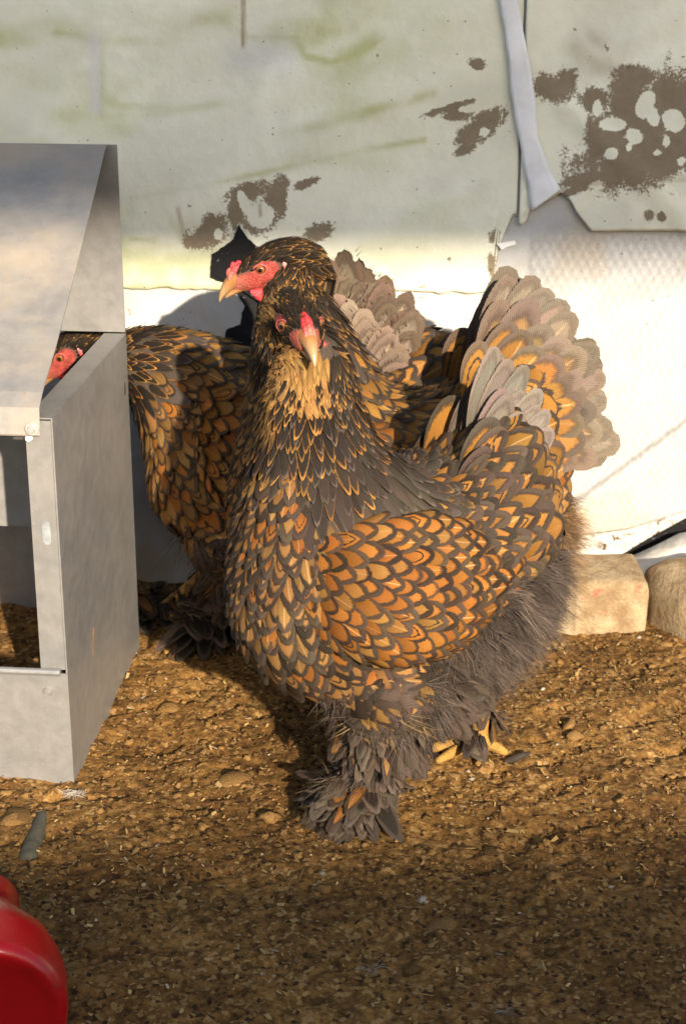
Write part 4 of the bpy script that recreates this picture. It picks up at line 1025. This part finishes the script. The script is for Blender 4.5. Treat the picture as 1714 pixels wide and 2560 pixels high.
        dn.build('fluff', h.root)
    fluffcol = np.array((.068, .052, .043))
    def make_wing(h):
        for sg in (1, -1):
            C = []; U = []; V = []
            for u, wv, z, hh, th in h.wingspec:
                C.append(h.L(u, sg * wv, z)); ud = h.up * .97 - h.s * sg * .20
                U.append(ud / np.linalg.norm(ud) * hh * h.sc); V.append(h.s * sg * th * h.sc)
            lf = Loft(C, U, V); v, f = lf.mesh(4, 28)
            if sg < 0: f = [q[::-1] for q in f]
            bv = BVHTree.FromPolygons([tuple(x) for x in v], f)
            pl = Plume(bv)
            # base
            t, ph, P = lf.sample(9000, rng, (0.05, 5.6)); keep = np.sin(ph) > -.25
            t, ph, P = t[keep], ph[keep], P[keep]; rad = np.full(len(t), .0102) + .003 * sstep(2, 5, t)
            idx = poisson(P, rad * h.sc / h.q ** .5); fl = lf.flow(t, ph)
            # flight feathers first: plain orange, long
            for k in range(9):
                r_ = k / 8; p = h.L(.04 - .03 * r_, sg * (.104 - .006 * r_), .242 - .03 * (r_ - .5)); e = h.L(-.098 + .03 * r_, sg * (.080 + .012 * r_), .262 - .062 * r_)
                pl.feather(p, e - p, h.s * sg, np.linalg.norm(e - p), .026 * h.sc, 'long', jit((.40, .165, .035), .15), jit((.075, .05, .04)), (.10, .1, 0), rng.random(), 0, .003 - .0012 * k, False, curve=-.10, rows=10)
            for i in idx:
                tt = t[i]; no = np.array(bv.find_nearest(P[i])[1]); c = math.cos(ph[i])
                if no @ (P[i] - lf.P(np.array(tt), np.array(ph[i])) * 0 - h.loc) is None: pass
                if no @ (h.s * sg) < -.2: continue
                d = fl[i] - h.up * .30 * (1 - tt / 6) - h.up * .12 * (c < -.3) + rng.normal(0, .07, 3)
                gold = jit((.33, .128, .024), .34) if rng.random() < .7 else jit((.31, .155, .04), .2)
                k = sstep(1.5, 5, tt)
                pl.feather(P[i], d, no, lerp(.030, .043, k) * h.sc, lerp(.0192, .026, k) * h.sc, 'shield', gold, jit((.047, .032, .022), .5), (rng.uniform(.15, .34) * h.lwm, rng.uniform(0, .7), 1. if rng.random() < .22 else 0), rng.random(), .0062, -.001 + rng.uniform(0, .001), True)
            nb = len(v)
            # merge the wing base into the same mesh
            pl.V.insert(0, v); F0 = []
            pl.F = [q + nb for q in pl.F]
            quads = np.array([q for q in f if len(q) == 4]); pl.F.insert(0, quads)
            pl.uv.insert(0, np.tile((.9, .9, .5), (nb, 1))); pl.ci.insert(0, np.tile((.06, .045, .035, 1), (nb, 1))); pl.ce.insert(0, np.tile((.06, .045, .035, 1), (nb, 1))); pl.pat.insert(0, np.tile((.3, .3, 0, 0), (nb, 1)))
            pl.build('wing', h.root)
    def make_tail(h):
        pl = Plume(h.bvh); dnt = Down()
        for ts in h.tailspec:
            (u, wv, z) = ts['root']; e0, e1 = ts['el']; n = ts['n']
            for sg in ts.get('sides', (1, -1)):
                for i in range(n):
                    r_ = i / max(1, n - 1); el = R(lerp(e0, e1, r_)) + rng.normal(0, .045)
                    d = -h.f * math.cos(el) + h.up * math.sin(el) + h.s * sg * ts.get('splay', .18) * (.4 + r_)
                    nr = h.s * sg + h.up * .25 - h.f * .15
                    p = h.L(u - .02 * r_ * ts.get('walk', 1), sg * (wv + .012 * r_), z - .03 * r_ * ts.get('walk', 1))
                    L = ts['L'] * rng.uniform(.88, 1.06) * (1 - ts.get('taper', 0) * r_) * h.sc; W = ts['W'] * rng.uniform(.9, 1.1) * h.sc
                    pl.feather(p, d, nr, L, W, ts.get('kind', 'long'), jit(ts['ci'], .14), jit(ts['ce'], .2), (ts.get('lw', .2) * rng.uniform(.8, 1.2), ts.get('pt', .1), 1. if rng.random() < ts.get('pencil', 0) else 0), rng.random(), 0, .0035 * r_ + ts.get('out', 0), False, curve=ts.get('curve', -.06), cup=.12, rows=10, cols=7, ragged=ts.get('ragged', 0), fray=ts.get('fray', .06))
                    for _ in range(ts.get('fringe', 0)):
                        tt = rng.uniform(.45, 1); side_ = np.cross(nr, d) * rng.choice((-1, 1)); q = p + d * L * tt + side_ / np.linalg.norm(side_) * W * .42 * (1 - .6 * max(0, tt - .8) * 5 * .5)
                        dnt.barb(q, d * .9 + side_ * .7, rng.uniform(.006, .014), .0006, np.array(ts['ce']) * rng.uniform(.5, 1.1), (0, 0, -.3))
        pl.build('tail', h.root); dnt.build('tail_down', h.root)
    def make_legs(h):
        for li, (hip, knee, ft, toes, d) in enumerate(h.legpts):
            lg = h.legspec[li]; amt = lg.get('boot', 1.)
            if amt <= 0: continue
            pl = Plume(h.bvh); dn = Down()
            side = np.cross(h.up, d)
            # thigh and shank feathers hanging round the leg
            for k in range(int(270 * amt * h.q)):
                t = rng.random() ** .9; a = rng.uniform(0, 2 * math.pi); c = knee * (1 - t) + ft * t if k % 3 else hip * (1 - t) + knee * t
                r_ = lerp(.024, .013, t) if k % 3 else lerp(.056, .026, t)
                o_ = d * math.cos(a) + side * math.sin(a); p = c + o_ * r_ * .8
                if p[2] < .025: p[2] = .025
                dd = np.array((0, 0, -1.)) * lerp(1, .7, t) + o_ * lerp(.14, .5, t) + rng.normal(0, .12, 3)
                n = rng.random(); L = rng.uniform(.026, .042) * h.sc
                L = min(L, max(.016, (p[2] - .004) / max(.3, -dd[2] / np.linalg.norm(dd))))
                ci, ce = (jit((.042, .031, .024), .4), jit((.075, .056, .043), .35)) if n < (.80 if t > .5 or k % 3 else .45) else (jit((.27, .15, .052), .25), jit((.06, .044, .033), .2))
                pl.feather(p, dd, o_, L, rng.uniform(.009, .016), 'shield', ci, ce, (.38, .5, 0), rng.random(), 0, 0, False, curve=-.12, cup=.2, rows=6, cols=5, ragged=.05)
                if k % 2 == 1: dn.tuft(p, dd + o_ * .2, o_, .020, int(14 * h.q), h.fluffcol * rng.uniform(.5, 1.1), .34, .00036, (0, 0, -.2))
            # foot feathers fanning outwards over the toes
            for k in range(int(84 * amt * h.q)):
                a = rng.normal(lg.get('fan', 1.5), .75) * (1 if rng.random() < .52 else -1); o_ = d * math.cos(a) + side * math.sin(a) * lg.get('outer', 1)
                p = ft + h.up * rng.uniform(.008, .038) + o_ * .006 + d * rng.uniform(-.008, .03); dd = o_ + h.up * rng.uniform(-.42, .12)
                L = rng.uniform(.030, .056) * h.sc; n = rng.random()
                e = p + dd / np.linalg.norm(dd) * L; g = gz(e[0], e[1]) + .003
                if e[2] < g: dd = (e + h.up * (g - e[2])) - p
                ci, ce = (jit((.032, .024, .018), .4), jit((.07, .053, .04), .35)) if n < .6 else (jit((.30, .12, .028), .25), jit((.06, .04, .028), .2)) if n < .82 else (jit((.17, .13, .095), .25), jit((.09, .068, .052), .2))
                pl.feather(p, dd, h.up + o_ * .4, L, rng.uniform(.012, .020), 'shield', ci, ce, (.3, .3, 0), rng.random(), 0, .001, False, curve=-.2, cup=.15, rows=8, cols=5, ragged=.06)
                dn.tuft(p, dd, h.up, .026, int(16 * h.q), np.array((.11, .08, .055)) * rng.uniform(.4, 1.5), .3, .00036, (0, 0, -.25))
            pl.build('leg_feathers', h.root); dn.build('leg_down', h.root)
def tube(pts, rad, m=14): return tube_loft(pts, rad).mesh(3, m)
def tube_loft(pts, rad):
    pts = [np.asarray(p, float) for p in pts]; C = []; U = []; V = []
    for i, p in enumerate(pts):
        d = pts[min(i + 1, len(pts) - 1)] - pts[max(i - 1, 0)]; d /= np.linalg.norm(d)
        ref = np.array((0, 0, 1.)) if abs(d[2]) < .9 else np.array((1., 0, 0)); u = np.cross(d, ref); u /= np.linalg.norm(u); v = np.cross(d, u)
        C.append(p); U.append(u * rad[i]); V.append(v * rad[i])
    # rounded ends
    d0 = pts[0] - pts[1]; d0 /= np.linalg.norm(d0); d1 = pts[-1] - pts[-2]; d1 /= np.linalg.norm(d1)
    C = [pts[0] + d0 * rad[0] * .8] + C + [pts[-1] + d1 * rad[-1] * .8]; U = [U[0] * .4] + U + [U[-1] * .4]; V = [V[0] * .4] + V + [V[-1] * .4]
    return Loft(C, U, V)

GREYT = (.22, .19, .16)
TAIL1 = [dict(root=(-.072, .006, .330), el=(72, 42), n=8, L=.106, W=.032, ci=GREYT, ce=(.15, .125, .105), lw=.12, splay=.06, taper=.25, curve=-.03),
         dict(root=(-.066, .018, .325), el=(68, 30), n=7, L=.080, W=.036, ci=(.20, .165, .135), ce=(.13, .105, .09), lw=.3, splay=.12, taper=.2, kind='shield'),
         dict(root=(-.052, .028, .315), el=(64, 10), n=7, L=.068, W=.040, ci=(.34, .158, .032), ce=(.066, .050, .040), lw=.24, pt=.15, pencil=.5, splay=.2, kind='shield'),
         dict(root=(-.036, .038, .305), el=(56, 0), n=7, L=.056, W=.034, ci=(.34, .158, .032), ce=(.056, .042, .033), lw=.28, pt=.25, pencil=.4, splay=.26, kind='shield')]
LEGS1 = [dict(hip=(.045, .045, .155), hock=(.056, .042, .085), foot=(.068, .042, 0), turn=-.9, boot=1.35, outer=-1),
         dict(hip=(-.05, -.045, .15), hock=(-.118, -.022, .085), foot=(-.104, -.012, 0), turn=-.45, boot=.1)]
class FrontHen(Hen): buff = True
FrontHen((.056, 1.50, 0), R(32), BODY1, (.110, .0, .476), R(106), R(10), LEGS1, WING1, 'large front hen facing the camera, dark neck, golden laced wing, grey fluffy belly', 1., 1., TAIL1, hs=1.06)

BODY2 = [(.092, .472, .148, .445, .035), (.075, .448, .152, .415, .042), (.056, .416, .158, .375, .051), (.036, .382, .166, .325, .062), (.014, .352, .176, .275, .076), (-.025, .342, .185, .220, .092), (-.055, .344, .178, .168, .102), (-.075, .356, .152, .128, .106), (-.095, .368, .105, .105, .106), (-.105, .378, .045, .095, .104), (-.115, .386, -.025, .092, .098), (-.124, .386, -.085, .100, .088), (-.133, .378, -.135, .115, .074), (-.142, .355, -.165, .140, .055), (-.152, .325, -.178, .180, .033), (-.160, .290, -.170, .230, .010)]
TAN = (.235, .19, .145)
BODY2 = [(a, b * .95, c_, d_ * .95, e) for a, b, c_, d_, e in BODY2]
TAIL2 = [dict(root=(-.085, .008, .335), el=(82, -24), n=12, L=.124, W=.044, ci=TAN, ce=(.135, .108, .083), lw=.12, splay=.08, taper=.12, curve=-.02, walk=1.4),
         dict(root=(-.083, .018, .335), el=(80, -22), n=10, L=.102, W=.044, ci=(.27, .17, .08), ce=(.13, .103, .08), lw=.34, splay=.12, taper=.1, kind='shield', walk=1.4),
         dict(root=(-.078, .028, .335), el=(76, -28), n=9, L=.077, W=.042, ci=(.34, .165, .04), ce=(.11, .08, .06), lw=.22, pt=.1, pencil=.3, splay=.18, kind='shield', walk=1.4),
         dict(root=(-.06, .038, .33), el=(80, -30), n=8, L=.058, W=.034, ci=(.35, .165, .038), ce=(.10, .073, .055), lw=.26, pt=.2, pencil=.3, splay=.25, kind='shield', walk=1.4)]
LEGS2 = [dict(hip=(.02, .05, .15), hock=(-.02, .048, .08), foot=(.0, .048, 0), boot=.5, outer=-1), dict(hip=(.0, -.05, .15), hock=(-.04, -.048, .08), foot=(-.02, -.048, 0), boot=.5)]
class MidHen(Hen):
    capeT = 1.9; neckT = 1.7; lwm = .6; fluffz = .15; fluffcol = np.array((.15, .09, .045))
MidHen((.065, 1.735, 0), R(10), BODY2, (.146, .0, .460), R(12), R(22), LEGS2, WING1, 'middle hen in profile with pink comb, looking left over the front hen', 1.02, .8, TAIL2)

BODY3 = [(.235, .385, .215, .335, .030), (.21, .398, .205, .315, .037), (.175, .402, .198, .290, .050), (.13, .395, .190, .255, .065), (.085, .378, .188, .220, .080), (.04, .358, .184, .185, .092), (.0, .348, .168, .155, .100), (-.035, .348, .14, .132, .104), (-.065, .356, .098, .12, .106), (-.09, .372, .045, .115, .104), (-.11, .386, -.025, .112, .098), (-.13, .395, -.095, .115, .088), (-.150, .388, -.150, .125, .074), (-.168, .365, -.185, .145, .055), (-.183, .33, -.2, .180, .033), (-.195, .30, -.205, .230, .010)]
BODY3 = [(a, b * .92, c_, d_ * .92, e) for a, b, c_, d_, e in BODY3]
TAIL3 = [dict(root=(-.045, .010, .315), el=(104, 62), n=13, L=.142, W=.040, ci=(.24, .19, .145), ce=(.10, .072, .05), lw=.2, splay=.12, taper=.2, curve=-.04, ragged=.012, fringe=16),
         dict(root=(-.045, .025, .315), el=(100, 54), n=11, L=.098, W=.038, ci=(.25, .20, .155), ce=(.18, .135, .10), lw=.3, splay=.2, taper=.2, kind='shield', ragged=.015, fringe=12)]
LEGS3 = [dict(hip=(.09, .045, .15), hock=(.075, .045, .085), foot=(.125, .045, 0), boot=.45, outer=-1), dict(hip=(.05, -.045, .15), hock=(.09, -.045, .09), foot=(.19, -.04, 0), boot=.45)]
class RearHen(Hen):
    capeT = 2.1; neckT = 1.9; lwm = .5; fluffu = .02
RearHen((-.035, 1.875, 0), R(2), BODY3, (.275, .0, .338), R(5), R(38), LEGS3, WING1, 'hindmost hen with its head inside the metal feeder', 1., .8, TAIL3)

# ------------------------------------------------------------------ loose feathers and bits on the ground
def loose_down(loc, size, col, n, label, flat=.35):
    dn = Down(); g = gz(loc[0], loc[1]); p = np.array((loc[0], loc[1], g + .003))
    for k in range(n):
        a = rng.uniform(0, 6.28); d = np.array((math.cos(a), math.sin(a) * .7, rng.uniform(0, flat)))
        dn.barb(p + np.array((rng.normal(0, size * .4), rng.normal(0, size * .25), rng.uniform(0, .004))), d, size * rng.uniform(.4, 1), .00035, np.array(col) * rng.uniform(.7, 1.2), (0, 0, -.2))
    V = np.concatenate(dn.V); o = mesh_obj('down_feather', V, np.concatenate(dn.F), M_FLUFF, None, True, {'vcol': np.concatenate(dn.C)}, origin=(loc[0], loc[1], g))
    tag(o, label, 'feather')
def gpt(px, py):
    cx = (px - 857) / FPX; cy = (py - 1280) / FPX
    d = (cx, math.cos(PITCH) - cy * math.sin(PITCH), -math.sin(PITCH) - cy * math.cos(PITCH)); t = -CAM_H / d[2]; return d[0] * t, d[1] * t
loose_down(gpt(185, 1990), .011, (.40, .36, .31), 110, 'tuft of white down at the foot of the metal feeder')
loose_down(gpt(930, 2425), .012, (.26, .23, .19), 34, 'grey curled wisp of down on the shaded soil in front of the hens')
loose_down(gpt(1250, 2535), .012, (.22, .20, .17), 28, 'small pale down wisp at the bottom edge of the photo')
pl = Plume(); x0, y0 = gpt(1262, 1918); x1, y1 = gpt(1325, 1900)
g0 = gz(x0, y0)
pl.feather((x0, y0, g0 + .004), (x1 - x0, y1 - y0, .002), (0, 0, 1), math.hypot(x1 - x0, y1 - y0), .012, 'shield', (.10, .085, .075), (.05, .04, .03), (.3, .4, 0), .4, 0, .001, False, curve=.05)
o = pl.build('dropped_feather', None); tag(o, 'dark feather lying on the soil behind the hind foot', 'feather')
# half buried grey stick beside the drinker
xa, ya = gpt(105, 2030); xb, yb = gpt(72, 2140)
pa = np.array((xa, ya, gz(xa, ya) - .0045)); pb = np.array((xb, yb, gz(xb, yb) - .004))
SV, SF = tube([pa, pa * .6 + pb * .4 + (.001, 0, .0005), pb], [.006, .008, .0095], 14)
o = mesh_obj('stick', SV, SF, mat_plain('grey_stick', (.07, .066, .046), .85, .3, 70, bump=.002), origin=tuple(pa)); tag(o, 'grey green stick half buried in the soil by the red drinker', 'stick')
